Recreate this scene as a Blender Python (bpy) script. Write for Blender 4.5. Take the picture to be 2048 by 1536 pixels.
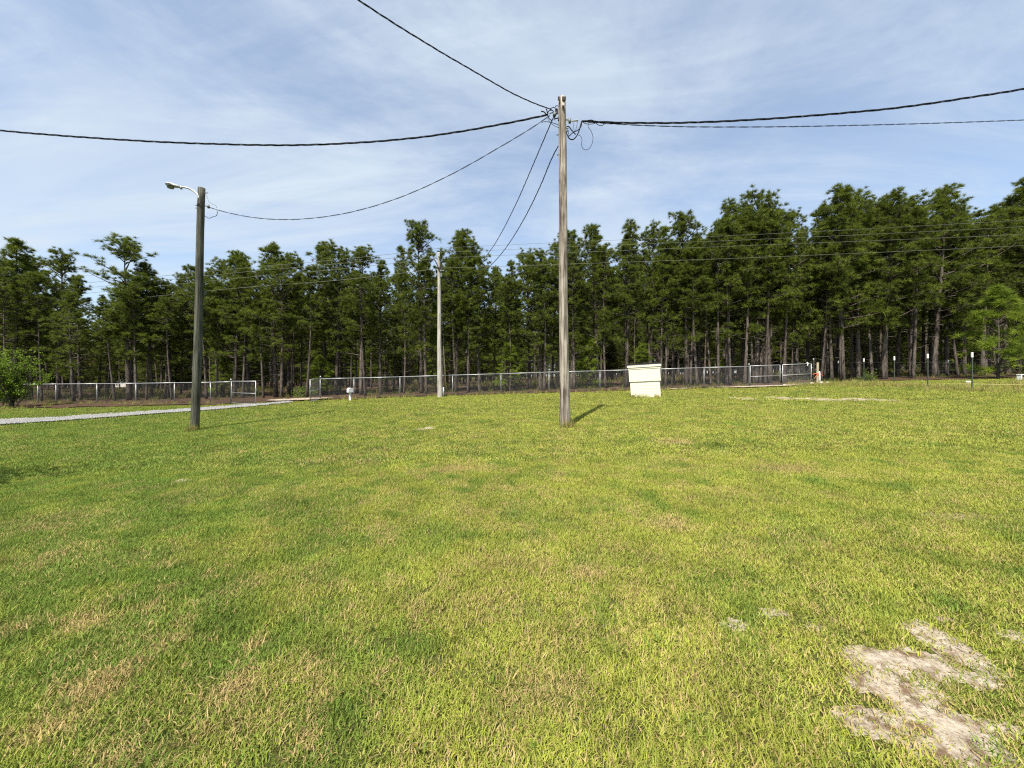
import bpy, math, random
import numpy as np

for o in list(bpy.data.objects):
    bpy.data.objects.remove(o)
scene = bpy.context.scene
COL = scene.collection
R = math.radians
EYE = 1.6          # eye height above the lawn at the camera
F = 769.0          # focal length in pixels of the 2048 px wide photograph
HZ = 752.0         # horizon row of the photograph

# ------------------------------------------------------------------ camera
cd = bpy.data.cameras.new('camera')
cam = bpy.data.objects.new('camera', cd)
COL.objects.link(cam)
cam.location = (0, 0, EYE)
cam.rotation_euler = (R(90), 0, 0)
cd.sensor_width = 36.0
cd.lens = 36.0 * F / 2048.0
cd.shift_y = (HZ - 768.0) / 2048.0
cd.clip_start = 0.05
cd.clip_end = 4000
scene.camera = cam

# ------------------------------------------------------------------ sky and sun
SUN_EL, SUN_AZ = R(56), R(24)      # the sun stands behind the camera and to its left
world = bpy.data.worlds.new('World')
scene.world = world
world.use_nodes = True
wn, wl = world.node_tree.nodes, world.node_tree.links
wn.clear()
w_out = wn.new('ShaderNodeOutputWorld')
w_bg = wn.new('ShaderNodeBackground')
w_bg.inputs[1].default_value = 0.107
sky = wn.new('ShaderNodeTexSky')
sky.sky_type = 'NISHITA'
sky.sun_disc = False
sky.sun_elevation = SUN_EL
sky.sun_rotation = R(180) + SUN_AZ
sky.air_density = 1.0
sky.dust_density = 1.2
sky.ozone_density = 2.0
# thin cirrus: noise on a plane high above the ground
tc = wn.new('ShaderNodeTexCoord')
sep = wn.new('ShaderNodeSeparateXYZ')
wl.new(tc.outputs['Generated'], sep.inputs[0])
zc = wn.new('ShaderNodeMath'); zc.operation = 'MAXIMUM'; zc.inputs[1].default_value = 0.0
wl.new(sep.outputs[2], zc.inputs[0])
zo = wn.new('ShaderNodeMath'); zo.operation = 'ADD'; zo.inputs[1].default_value = 0.16
wl.new(zc.outputs[0], zo.inputs[0])
dx = wn.new('ShaderNodeMath'); dx.operation = 'DIVIDE'
dy = wn.new('ShaderNodeMath'); dy.operation = 'DIVIDE'
wl.new(sep.outputs[0], dx.inputs[0]); wl.new(zo.outputs[0], dx.inputs[1])
wl.new(sep.outputs[1], dy.inputs[0]); wl.new(zo.outputs[0], dy.inputs[1])
cmb = wn.new('ShaderNodeCombineXYZ')
wl.new(dx.outputs[0], cmb.inputs[0]); wl.new(dy.outputs[0], cmb.inputs[1])
def cloud_layer(rot, sx, sy, scale, detail, rough, dist, lo, hi, off):
    mp = wn.new('ShaderNodeMapping')
    mp.inputs['Rotation'].default_value = (0, 0, R(rot))
    mp.inputs['Scale'].default_value = (sx, sy, 1)
    mp.inputs['Location'].default_value = (off, off * 0.37, off)
    nt = wn.new('ShaderNodeTexNoise')
    nt.inputs['Scale'].default_value = scale
    nt.inputs['Detail'].default_value = detail
    nt.inputs['Roughness'].default_value = rough
    nt.inputs['Distortion'].default_value = dist
    mr = wn.new('ShaderNodeMapRange')
    mr.interpolation_type = 'SMOOTHSTEP'
    mr.inputs[1].default_value = lo; mr.inputs[2].default_value = hi
    wl.new(cmb.outputs[0], mp.inputs[0]); wl.new(mp.outputs[0], nt.inputs[0]); wl.new(nt.outputs[0], mr.inputs[0])
    return mr.outputs[0]
c1 = cloud_layer(24, 0.55, 1.0, 1.15, 12, 0.64, 0.6, 0.38, 0.66, 3.1)
c2 = cloud_layer(-32, 0.38, 1.2, 2.6, 11, 0.64, 1.0, 0.42, 0.72, 7.7)
cm = wn.new('ShaderNodeMath'); cm.operation = 'MULTIPLY_ADD'; cm.inputs[1].default_value = 0.55
wl.new(c2, cm.inputs[0]); wl.new(c1, cm.inputs[2])
cs = wn.new('ShaderNodeMath'); cs.operation = 'MULTIPLY_ADD'; cs.inputs[1].default_value = 0.47; cs.inputs[2].default_value = 0.29
cs.use_clamp = True
wl.new(cm.outputs[0], cs.inputs[0])
mixc = wn.new('ShaderNodeMix'); mixc.data_type = 'RGBA'
mixc.inputs[7].default_value = (3.35, 3.85, 4.4, 1)
wl.new(cs.outputs[0], mixc.inputs[0]); wl.new(sky.outputs[0], mixc.inputs[6])
wl.new(mixc.outputs[2], w_bg.inputs[0]); wl.new(w_bg.outputs[0], w_out.inputs[0])

sd = bpy.data.lights.new('sun', 'SUN')
sun = bpy.data.objects.new('sun', sd)
COL.objects.link(sun)
sd.energy = 5.0
sd.angle = R(0.55)
sd.color = (1.0, 0.94, 0.84)
sun.rotation_euler = (R(90) - SUN_EL, 0, -SUN_AZ)
sun.location = (-10, -20, 40)

vs = scene.view_settings
vs.view_transform = 'Standard'; vs.look = 'None'; vs.gamma = 1.0
vs.exposure = 1.0
scene.cycles.filter_width = 1.2
scene.cycles.use_denoising = False
scene.cycles.max_bounces = 4
scene.cycles.diffuse_bounces = 2
scene.cycles.transparent_max_bounces = 4

# ------------------------------------------------------------------ helpers
rng = np.random.default_rng(7)

def _hash(ix, iy, seed):
    h = (ix.astype(np.int64) * 374761393 + iy.astype(np.int64) * 668265263 + seed * 982451653) & 0xffffffff
    h = ((h ^ (h >> 13)) * 1274126177) & 0xffffffff
    h = h ^ (h >> 16)
    return (h & 0xffffff) / float(0xffffff)
def vnoise(x, y, seed=0):
    x = np.asarray(x, float); y = np.asarray(y, float)
    ix = np.floor(x); iy = np.floor(y)
    fx = x - ix; fy = y - iy
    fx = fx * fx * (3 - 2 * fx); fy = fy * fy * (3 - 2 * fy)
    a = _hash(ix, iy, seed); b = _hash(ix + 1, iy, seed)
    c = _hash(ix, iy + 1, seed); d = _hash(ix + 1, iy + 1, seed)
    return (a * (1 - fx) + b * fx) * (1 - fy) + (c * (1 - fx) + d * fx) * fy
def fbm(x, y, seed=0, octs=4):
    s = 0; a = 0.5; t = 0
    x = np.asarray(x, float); y = np.asarray(y, float)
    for i in range(octs):
        s = s + a * vnoise(x * 2 ** i + 17.3 * i, y * 2 ** i - 9.1 * i, seed + i); t += a; a *= 0.55
    return s / t
def sstep(a, b, v):
    t = np.clip((np.asarray(v, float) - a) / (b - a), 0, 1)
    return t * t * (3 - 2 * t)

def zg(x, y):
    """height of the ground: a gentle slope up to the right and away from the viewer"""
    x = np.asarray(x, float); y = np.asarray(y, float)
    yy = np.where(y < 24, y, 24 + 10 * np.tanh((y - 24) / 10.0))
    yy = np.maximum(yy, -20)
    z = 0.0226 * yy + 1.0 * np.tanh(x / 33.0)
    r = x - 15.0
    z = z + np.minimum(0.018 * np.log1p(np.exp(np.clip(r, -30, 30) / 2.0)) * 2.0, 1.2) * sstep(5, 15, y)
    near = np.exp(-(x * x + y * y) / 4.0)
    z = z + (0.05 * (fbm(x * 0.35, y * 0.35, 5, 3) - 0.5)) * (1 - near)
    return z
def G(x, y):
    return float(zg(np.array([x]), np.array([y]))[0])
def bx(px, Y):
    """sideways position of a thing that stands Y metres off and shows in column px"""
    return (px - 1024.0) / F * Y
def hz(py, Y):
    return EYE + (HZ - py) / F * Y
def P(px, py, Y):
    return (bx(px, Y), Y, hz(py, Y))
def gp(px, py):
    """ground point seen at (px, py)"""
    Y = EYE * F / max(py - HZ, 4)
    for _ in range(60):
        h = EYE - G(bx(px, Y), Y)
        Y = 0.5 * Y + 0.5 * max(h, 0.05) * F / max(py - HZ, 4)
    return bx(px, Y), Y

def mesh_from(name, verts, faces, mat=None, smooth=False, attrs=None):
    me = bpy.data.meshes.new(name)
    verts = np.asarray(verts, np.float32)
    if isinstance(faces, np.ndarray):
        nf, k = faces.shape
        me.vertices.add(len(verts)); me.vertices.foreach_set('co', verts.ravel())
        me.loops.add(nf * k); me.loops.foreach_set('vertex_index', faces.astype(np.int32).ravel())
        me.polygons.add(nf)
        me.polygons.foreach_set('loop_start', np.arange(0, nf * k, k, dtype=np.int32))
        me.polygons.foreach_set('loop_total', np.full(nf, k, np.int32))
        me.update(calc_edges=True)
    else:
        me.from_pydata([tuple(map(float, v)) for v in verts], [], [tuple(map(int, f)) for f in faces])
        me.update()
    if smooth:
        me.polygons.foreach_set('use_smooth', np.ones(len(me.polygons), bool))
    if attrs:
        for k, v in attrs.items():
            a = me.attributes.new(k, 'FLOAT', 'POINT')
            a.data.foreach_set('value', np.asarray(v, np.float32))
    if mat is not None:
        me.materials.append(mat)
    return me
def link(name, me, parent=None, loc=None):
    o = bpy.data.objects.new(name, me)
    COL.objects.link(o)
    if parent is not None:
        o.parent = parent
    if loc is not None:
        o.location = loc
    return o
def empty(name, loc=(0, 0, 0), rz=0.0):
    o = bpy.data.objects.new(name, None)
    o.empty_display_size = 0.2
    COL.objects.link(o)
    o.location = loc; o.rotation_euler = (0, 0, rz)
    return o
def tag(o, label=None, cat=None, group=None, kind=None):
    if label: o['label'] = label
    if cat: o['category'] = cat
    if group: o['group'] = group
    if kind: o['kind'] = kind
    return o

class MB:
    """collects shapes for one mesh"""
    def __init__(s):
        s.v = []; s.f = []
    def add(s, vs_, fs_):
        b = len(s.v)
        s.v += [tuple(map(float, p)) for p in vs_]
        s.f += [tuple(int(i) + b for i in f) for f in fs_]
        return s
    def box(s, c, size, rz=0.0, bev=0.0, rx=0.0):
        hx, hy, hh = size[0] / 2, size[1] / 2, size[2] / 2
        b = min(bev, hx * .9, hy * .9, hh * .9)
        pts = []; fs = []
        if b <= 0:
            pts = [(x, y, z) for z in (-hh, hh) for x, y in ((-hx, -hy), (hx, -hy), (hx, hy), (-hx, hy))]
            fs = [(3, 2, 1, 0), (4, 5, 6, 7), (0, 1, 5, 4), (1, 2, 6, 5), (2, 3, 7, 6), (3, 0, 4, 7)]
        else:
            def ring(z, ix, iy, bb):
                return [(-ix + bb, -iy, z), (ix - bb, -iy, z), (ix, -iy + bb, z), (ix, iy - bb, z),
                        (ix - bb, iy, z), (-ix + bb, iy, z), (-ix, iy - bb, z), (-ix, -iy + bb, z)]
            pts = ring(-hh, hx - b, hy - b, b * .5) + ring(-hh + b, hx, hy, b) + ring(hh - b, hx, hy, b) + ring(hh, hx - b, hy - b, b * .5)
            fs = [tuple(range(7, -1, -1)), tuple(range(24, 32))]
            for r_ in range(3):
                for i in range(8):
                    j = (i + 1) % 8
                    fs.append((r_ * 8 + i, r_ * 8 + j, r_ * 8 + 8 + j, r_ * 8 + 8 + i))
        c_, s_ = math.cos(rz), math.sin(rz); cx, sx = math.cos(rx), math.sin(rx)
        out = []
        for x, y, z in pts:
            y, z = y * cx - z * sx, y * sx + z * cx
            out.append((c[0] + x * c_ - y * s_, c[1] + x * s_ + y * c_, c[2] + z))
        return s.add(out, fs)
    def tube(s, pts, rad, n=8, caps=True):
        pts = np.asarray(pts, float)
        m = len(pts)
        rad = np.broadcast_to(np.asarray(rad, float), (m,))
        T = np.gradient(pts, axis=0)
        T /= np.maximum(np.linalg.norm(T, axis=1, keepdims=True), 1e-9)
        up = np.array([0, 0, 1.0]) if abs(T[0][2]) < 0.9 else np.array([1.0, 0, 0])
        u = np.cross(T[0], up); u /= np.linalg.norm(u)
        vv = []
        for i in range(m):
            u = u - T[i] * np.dot(u, T[i]); u /= max(np.linalg.norm(u), 1e-9)
            w = np.cross(T[i], u)
            for k in range(n):
                a = 2 * math.pi * k / n
                vv.append(pts[i] + rad[i] * (math.cos(a) * u + math.sin(a) * w))
        ff = []
        for i in range(m - 1):
            for k in range(n):
                j = (k + 1) % n
                ff.append((i * n + k, i * n + j, (i + 1) * n + j, (i + 1) * n + k))
        if caps:
            ff.append(tuple(range(n - 1, -1, -1))); ff.append(tuple((m - 1) * n + k for k in range(n)))
        return s.add(vv, ff)
    def build(s, name, mat, parent=None, smooth=False):
        return link(name, mesh_from(name, s.v, s.f, mat, smooth), parent)

def spline(pts, n):
    """smooth curve through the given points"""
    p = np.asarray(pts, float)
    if len(p) == 2:
        t = np.linspace(0, 1, n)[:, None]
        return p[0] * (1 - t) + p[1] * t
    d = np.r_[0, np.cumsum(np.linalg.norm(np.diff(p, axis=0), axis=1))]
    m = np.gradient(p, d, axis=0, edge_order=1)
    # finite-difference tangents, end ones from a parabola so that a sag keeps its curve
    m[0] = 2 * (p[1] - p[0]) / (d[1] - d[0]) - m[1]
    m[-1] = 2 * (p[-1] - p[-2]) / (d[-1] - d[-2]) - m[-2]
    s = np.linspace(0, d[-1], n)
    k = np.clip(np.searchsorted(d, s, 'right') - 1, 0, len(d) - 2)
    h = (d[k + 1] - d[k]); t = ((s - d[k]) / h)[:, None]; h = h[:, None]
    return ((2 * t**3 - 3 * t**2 + 1) * p[k] + (t**3 - 2 * t**2 + t) * h * m[k]
            + (-2 * t**3 + 3 * t**2) * p[k + 1] + (t**3 - t**2) * h * m[k + 1])

# ------------------------------------------------------------------ materials
def new_mat(name):
    m = bpy.data.materials.new(name)
    m.use_nodes = True
    nt = m.node_tree
    return m, nt.nodes, nt.links, nt.nodes['Principled BSDF']
def ramp(n, stops):
    r_ = n.new('ShaderNodeValToRGB')
    e = r_.color_ramp.elements
    while len(e) < len(stops):
        e.new(0.5)
    for i, (p, c) in enumerate(stops):
        e[i].position = p; e[i].color = (*c, 1)
    return r_
def noise_mat(name, stops, scale=(1, 1, 1), nscale=5, detail=6, rough=0.8, bump=0.0, bscale=None, metal=0.0, nrough=0.6, spec=0.3, dist=0.02):
    m, n, l, b = new_mat(name)
    t = n.new('ShaderNodeTexCoord'); mp = n.new('ShaderNodeMapping'); mp.inputs['Scale'].default_value = scale
    l.new(t.outputs['Object'], mp.inputs[0])
    nt = n.new('ShaderNodeTexNoise'); nt.inputs['Scale'].default_value = nscale; nt.inputs['Detail'].default_value = detail
    nt.inputs['Roughness'].default_value = nrough
    l.new(mp.outputs[0], nt.inputs[0])
    r_ = ramp(n, stops); l.new(nt.outputs[0], r_.inputs[0]); l.new(r_.outputs[0], b.inputs['Base Color'])
    b.inputs['Roughness'].default_value = rough
    b.inputs['Metallic'].default_value = metal
    b.inputs['Specular IOR Level'].default_value = spec
    if bump:
        n2 = n.new('ShaderNodeTexNoise'); n2.inputs['Scale'].default_value = bscale or nscale * 3; n2.inputs['Detail'].default_value = 6
        l.new(mp.outputs[0], n2.inputs[0])
        bp = n.new('ShaderNodeBump'); bp.inputs['Strength'].default_value = bump; bp.inputs['Distance'].default_value = dist
        l.new(n2.outputs[0], bp.inputs['Height']); l.new(bp.outputs[0], b.inputs['Normal'])
    return m

M = {}
M['galv'] = noise_mat('galvanised_steel', [(0.3, (0.22, 0.225, 0.23)), (0.7, (0.34, 0.345, 0.35))], nscale=14, rough=0.42, metal=0.55, spec=0.5)
M['galv_bright'] = noise_mat('bright_galvanised_steel', [(0.3, (0.28, 0.29, 0.30)), (0.7, (0.40, 0.41, 0.42))], nscale=14, rough=0.4, metal=0.35, spec=0.5)
M['wire_mesh'] = noise_mat('weathered_fence_wire', [(0.3, (0.09, 0.092, 0.092)), (0.7, (0.16, 0.16, 0.16))], nscale=6, rough=0.5, metal=0.5)
M['cable'] = noise_mat('black_cable', [(0.3, (0.006, 0.007, 0.010)), (0.7, (0.013, 0.015, 0.020))], nscale=9, rough=0.75, spec=0.12)
M['bare_wire'] = noise_mat('bare_aluminium_wire', [(0.3, (0.16, 0.16, 0.14)), (0.7, (0.30, 0.30, 0.26))], nscale=3, rough=0.5, metal=0.4)
M['far_wire'] = noise_mat('weathered_line_wire', [(0.3, (0.085, 0.09, 0.065)), (0.7, (0.14, 0.145, 0.105))], nscale=3, rough=0.6, metal=0.1)
M['dark_metal'] = noise_mat('dark_hardware', [(0.3, (0.02, 0.018, 0.018)), (0.7, (0.07, 0.055, 0.05))], nscale=20, rough=0.6, metal=0.3)
M['ceramic'] = noise_mat('brown_insulator', [(0.3, (0.10, 0.12, 0.12)), (0.7, (0.18, 0.21, 0.20))], nscale=9, rough=0.3)
M['white_paint'] = noise_mat('white_paint', [(0.35, (0.60, 0.60, 0.58)), (0.65, (0.70, 0.70, 0.68))], nscale=7, rough=0.5)
M['lamp_body'] = noise_mat('lamp_housing', [(0.35, (0.36, 0.37, 0.37)), (0.65, (0.46, 0.47, 0.47))], nscale=9, rough=0.4, metal=0.2)
M['lens'] = noise_mat('dusty_lamp_lens', [(0.35, (0.13, 0.14, 0.14)), (0.65, (0.20, 0.21, 0.21))], nscale=9, rough=0.25, spec=0.6)
M['green_post'] = noise_mat('green_painted_post', [(0.35, (0.045, 0.06, 0.045)), (0.65, (0.09, 0.11, 0.085))], nscale=20, rough=0.6)
M['cream'] = noise_mat('cream_paint', [(0.3, (0.56, 0.54, 0.41)), (0.7, (0.61, 0.59, 0.45))], nscale=3.5, rough=0.7, bump=0.15, bscale=60, dist=0.003)
M['cream_light'] = noise_mat('cream_white_trim', [(0.3, (0.56, 0.55, 0.42)), (0.7, (0.62, 0.61, 0.47))], nscale=3.5, rough=0.6)
M['shingle'] = noise_mat('charcoal_shingle', [(0.3, (0.018, 0.018, 0.02)), (0.7, (0.06, 0.06, 0.062))], nscale=60, rough=0.95, bump=0.5, bscale=160, dist=0.004)
M['old_wood'] = noise_mat('old_stake_wood', [(0.3, (0.22, 0.18, 0.12)), (0.7, (0.42, 0.36, 0.26))], scale=(8, 8, 1), nscale=3, rough=0.9, bump=0.5)
M['orange'] = noise_mat('orange_marking_tape', [(0.3, (0.36, 0.075, 0.03)), (0.7, (0.50, 0.13, 0.05))], nscale=20, rough=0.6)
M['rock'] = noise_mat('pale_rock', [(0.3, (0.42, 0.39, 0.33)), (0.7, (0.68, 0.64, 0.56))], nscale=9, rough=0.9, bump=0.4)
M['yellow'] = noise_mat('yellow_plastic', [(0.3, (0.50, 0.42, 0.16)), (0.7, (0.62, 0.54, 0.25))], nscale=9, rough=0.5)
M['house_wall'] = noise_mat('far_house_wall', [(0.3, (0.55, 0.54, 0.52)), (0.7, (0.68, 0.67, 0.65))], nscale=3, rough=0.8)
M['house_roof'] = noise_mat('far_house_roof', [(0.3, (0.16, 0.05, 0.04)), (0.7, (0.28, 0.09, 0.07))], nscale=8, rough=0.9)
M['glass'] = noise_mat('dark_window', [(0.3, (0.02, 0.025, 0.03)), (0.7, (0.04, 0.045, 0.05))], nscale=2, rough=0.1, spec=0.7)

def pole_mat(name, stops, streak, crack):
    m, n, l, b = new_mat(name)
    t = n.new('ShaderNodeTexCoord'); mp = n.new('ShaderNodeMapping'); mp.inputs['Scale'].default_value = (1, 1, 0.05)
    l.new(t.outputs['Object'], mp.inputs[0])
    n1 = n.new('ShaderNodeTexNoise'); n1.inputs['Scale'].default_value = streak; n1.inputs['Detail'].default_value = 9; n1.inputs['Roughness'].default_value = 0.7
    l.new(mp.outputs[0], n1.inputs[0])
    n2 = n.new('ShaderNodeTexNoise'); n2.inputs['Scale'].default_value = 1.6; n2.inputs['Detail'].default_value = 4
    l.new(t.outputs['Object'], n2.inputs[0])
    mx = n.new('ShaderNodeMath'); mx.operation = 'MULTIPLY_ADD'; mx.inputs[1].default_value = 0.35
    l.new(n2.outputs[0], mx.inputs[0]); l.new(n1.outputs[0], mx.inputs[2])
    sb = n.new('ShaderNodeMath'); sb.operation = 'SUBTRACT'; sb.inputs[1].default_value = 0.175
    l.new(mx.outputs[0], sb.inputs[0])
    r_ = ramp(n, stops); l.new(sb.outputs[0], r_.inputs[0])
    # drying cracks along the grain
    mp2 = n.new('ShaderNodeMapping'); mp2.inputs['Scale'].default_value = (1, 1, 0.022)
    l.new(t.outputs['Object'], mp2.inputs[0])
    vo = n.new('ShaderNodeTexNoise'); vo.inputs['Scale'].default_value = 34; vo.inputs['Detail'].default_value = 3
    l.new(mp2.outputs[0], vo.inputs[0])
    cr = n.new('ShaderNodeMapRange'); cr.inputs[1].default_value = 0.60; cr.inputs[2].default_value = 0.70
    l.new(vo.outputs[0], cr.inputs[0])
    mixn = n.new('ShaderNodeMix'); mixn.data_type = 'RGBA'; mixn.inputs[7].default_value = (*crack, 1)
    fm = n.new('ShaderNodeMath'); fm.operation = 'MULTIPLY'; fm.inputs[1].default_value = 0.75
    l.new(cr.outputs[0], fm.inputs[0]); l.new(fm.outputs[0], mixn.inputs[0]); l.new(r_.outputs[0], mixn.inputs[6])
    l.new(mixn.outputs[2], b.inputs['Base Color'])
    b.inputs['Roughness'].default_value = 0.9; b.inputs['Specular IOR Level'].default_value = 0.15
    bp = n.new('ShaderNodeBump'); bp.inputs['Strength'].default_value = 0.7; bp.inputs['Distance'].default_value = 0.012
    iv = n.new('ShaderNodeMath'); iv.operation = 'SUBTRACT'; l.new(n1.outputs[0], iv.inputs[0]); l.new(cr.outputs[0], iv.inputs[1])
    l.new(iv.outputs[0], bp.inputs['Height']); l.new(bp.outputs[0], b.inputs['Normal'])
    return m
M['pole_grey'] = pole_mat('weathered_grey_pole', [(0.38, (0.055, 0.042, 0.033)), (0.47, (0.17, 0.145, 0.115)), (0.60, (0.34, 0.308, 0.255))], 17, (0.05, 0.035, 0.026))
M['pole_pale'] = pole_mat('pale_bleached_pole', [(0.34, (0.16, 0.14, 0.12)), (0.48, (0.31, 0.285, 0.25)), (0.66, (0.42, 0.40, 0.36))], 22, (0.22, 0.19, 0.16))
M['pole_green'] = pole_mat('treated_green_brown_pole', [(0.36, (0.026, 0.027, 0.020)), (0.48, (0.064, 0.065, 0.049)), (0.62, (0.115, 0.114, 0.088))], 28, (0.03, 0.028, 0.02))

def bark_mat():
    m, n, l, b = new_mat('pine_bark')
    t = n.new('ShaderNodeTexCoord'); mp = n.new('ShaderNodeMapping'); mp.inputs['Scale'].default_value = (1, 1, 0.22)
    l.new(t.outputs['Object'], mp.inputs[0])
    n1 = n.new('ShaderNodeTexNoise'); n1.inputs['Scale'].default_value = 9; n1.inputs['Detail'].default_value = 7; n1.inputs['Roughness'].default_value = 0.7
    l.new(mp.outputs[0], n1.inputs[0])
    r_ = ramp(n, [(0.30, (0.022, 0.017, 0.014)), (0.50, (0.078, 0.064, 0.054)), (0.72, (0.18, 0.157, 0.137))])
    l.new(n1.outputs[0], r_.inputs[0])
    oi = n.new('ShaderNodeObjectInfo')
    mr = n.new('ShaderNodeMapRange'); mr.inputs[3].default_value = 0.75; mr.inputs[4].default_value = 1.2
    l.new(oi.outputs['Random'], mr.inputs[0])
    mu = n.new('ShaderNodeMix'); mu.data_type = 'RGBA'; mu.blend_type = 'MULTIPLY'; mu.inputs[0].default_value = 1
    l.new(r_.outputs[0], mu.inputs[6]); l.new(mr.outputs[0], mu.inputs[7]); l.new(mu.outputs[2], b.inputs['Base Color'])
    b.inputs['Roughness'].default_value = 0.95; b.inputs['Specular IOR Level'].default_value = 0.1
    bp = n.new('ShaderNodeBump'); bp.inputs['Strength'].default_value = 0.8; bp.inputs['Distance'].default_value = 0.03
    l.new(n1.outputs[0], bp.inputs['Height']); l.new(bp.outputs[0], b.inputs['Normal'])
    return m
M['bark'] = bark_mat()

def leaf_mat(name, c_lo, c_hi, trans, trans_mix=0.3, obj_var=0.35, attr='shade', gloss=0.12):
    """foliage: colour varies from clump to clump and from tree to tree"""
    m, n, l, b = new_mat(name)
    at = n.new('ShaderNodeAttribute'); at.attribute_name = attr
    oi = n.new('ShaderNodeObjectInfo')
    r_ = ramp(n, [(0.0, c_lo), (1.0, c_hi)])
    l.new(at.outputs['Fac'], r_.inputs[0])
    mr = n.new('ShaderNodeMapRange'); mr.inputs[3].default_value = 1 - obj_var * .5; mr.inputs[4].default_value = 1 + obj_var * .5
    l.new(oi.outputs['Random'], mr.inputs[0])
    mu = n.new('ShaderNodeMix'); mu.data_type = 'RGBA'; mu.blend_type = 'MULTIPLY'; mu.inputs[0].default_value = 1
    l.new(r_.outputs[0], mu.inputs[6]); l.new(mr.outputs[0], mu.inputs[7])
    l.new(mu.outputs[2], b.inputs['Base Color'])
    b.inputs['Roughness'].default_value = 0.55; b.inputs['Specular IOR Level'].default_value = gloss
    tr = n.new('ShaderNodeBsdfTranslucent'); tr.inputs[0].default_value = (*trans, 1)
    ms = n.new('ShaderNodeMixShader'); ms.inputs[0].default_value = trans_mix
    l.new(b.outputs[0], ms.inputs[1]); l.new(tr.outputs[0], ms.inputs[2])
    l.new(ms.outputs[0], n['Material Output'].inputs[0])
    return m
M['needles'] = leaf_mat('pine_needles', (0.028, 0.043, 0.008), (0.165, 0.200, 0.030), (0.14, 0.18, 0.022), 0.32)
M['young_needles'] = leaf_mat('young_pine_needles', (0.075, 0.12, 0.014), (0.25, 0.31, 0.04), (0.22, 0.29, 0.035), 0.38)
M['leaves'] = leaf_mat('broad_leaves', (0.06, 0.115, 0.012), (0.21, 0.29, 0.035), (0.22, 0.34, 0.035), 0.45)

def grass_mat():
    m, n, l, b = new_mat('grass_blades')
    def inst(name):
        a = n.new('ShaderNodeAttribute'); a.attribute_type = 'INSTANCER'; a.attribute_name = name; return a.outputs['Fac']
    a_g, a_d, a_b = inst('green'), inst('dry'), inst('bright')
    rb = n.new('ShaderNodeAttribute'); rb.attribute_name = 'shade'
    hb = n.new('ShaderNodeAttribute'); hb.attribute_name = 'along'
    mx = n.new('ShaderNodeMix'); mx.data_type = 'RGBA'
    mx.inputs[6].default_value = (0.352, 0.376, 0.062, 1); mx.inputs[7].default_value = (0.15, 0.23, 0.038, 1)
    # single blades vary in hue
    vb = n.new('ShaderNodeMath'); vb.operation = 'MULTIPLY_ADD'; vb.inputs[1].default_value = 0.6; vb.use_clamp = True
    s0 = n.new('ShaderNodeMath'); s0.operation = 'SUBTRACT'; s0.inputs[1].default_value = 0.5
    l.new(rb.outputs['Fac'], s0.inputs[0]); l.new(s0.outputs[0], vb.inputs[0]); l.new(a_g, vb.inputs[2])
    l.new(vb.outputs[0], mx.inputs[0])
    # straw-coloured blades: share of them set by the tuft's dryness
    lt = n.new('ShaderNodeMath'); lt.operation = 'LESS_THAN'
    pw = n.new('ShaderNodeMath'); pw.operation = 'FRACT'
    p7 = n.new('ShaderNodeMath'); p7.operation = 'MULTIPLY'; p7.inputs[1].default_value = 7.31
    l.new(rb.outputs['Fac'], p7.inputs[0]); l.new(p7.outputs[0], pw.inputs[0]); l.new(pw.outputs[0], lt.inputs[0]); l.new(a_d, lt.inputs[1])
    m2 = n.new('ShaderNodeMix'); m2.data_type = 'RGBA'; m2.inputs[7].default_value = (0.46, 0.35, 0.15, 1)
    l.new(lt.outputs[0], m2.inputs[0]); l.new(mx.outputs[2], m2.inputs[6])
    # sheath at the foot of a blade is pale straw
    m3 = n.new('ShaderNodeMix'); m3.data_type = 'RGBA'; m3.inputs[6].default_value = (0.28, 0.29, 0.09, 1)
    hs = n.new('ShaderNodeMapRange'); hs.inputs[1].default_value = 0.0; hs.inputs[2].default_value = 0.45
    l.new(hb.outputs['Fac'], hs.inputs[0]); l.new(hs.outputs[0], m3.inputs[0]); l.new(m2.outputs[2], m3.inputs[7])
    m4 = n.new('ShaderNodeMix'); m4.data_type = 'RGBA'; m4.blend_type = 'MULTIPLY'; m4.inputs[0].default_value = 1
    l.new(m3.outputs[2], m4.inputs[6]); l.new(a_b, m4.inputs[7])
    l.new(m4.outputs[2], b.inputs['Base Color'])
    b.inputs['Roughness'].default_value = 0.6; b.inputs['Specular IOR Level'].default_value = 0.12
    tr = n.new('ShaderNodeBsdfTranslucent'); l.new(m4.outputs[2], tr.inputs[0])
    ms = n.new('ShaderNodeMixShader'); ms.inputs[0].default_value = 0.3
    l.new(b.outputs[0], ms.inputs[1]); l.new(tr.outputs[0], ms.inputs[2]); l.new(ms.outputs[0], n['Material Output'].inputs[0])
    return m
M['grass'] = grass_mat()

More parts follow.
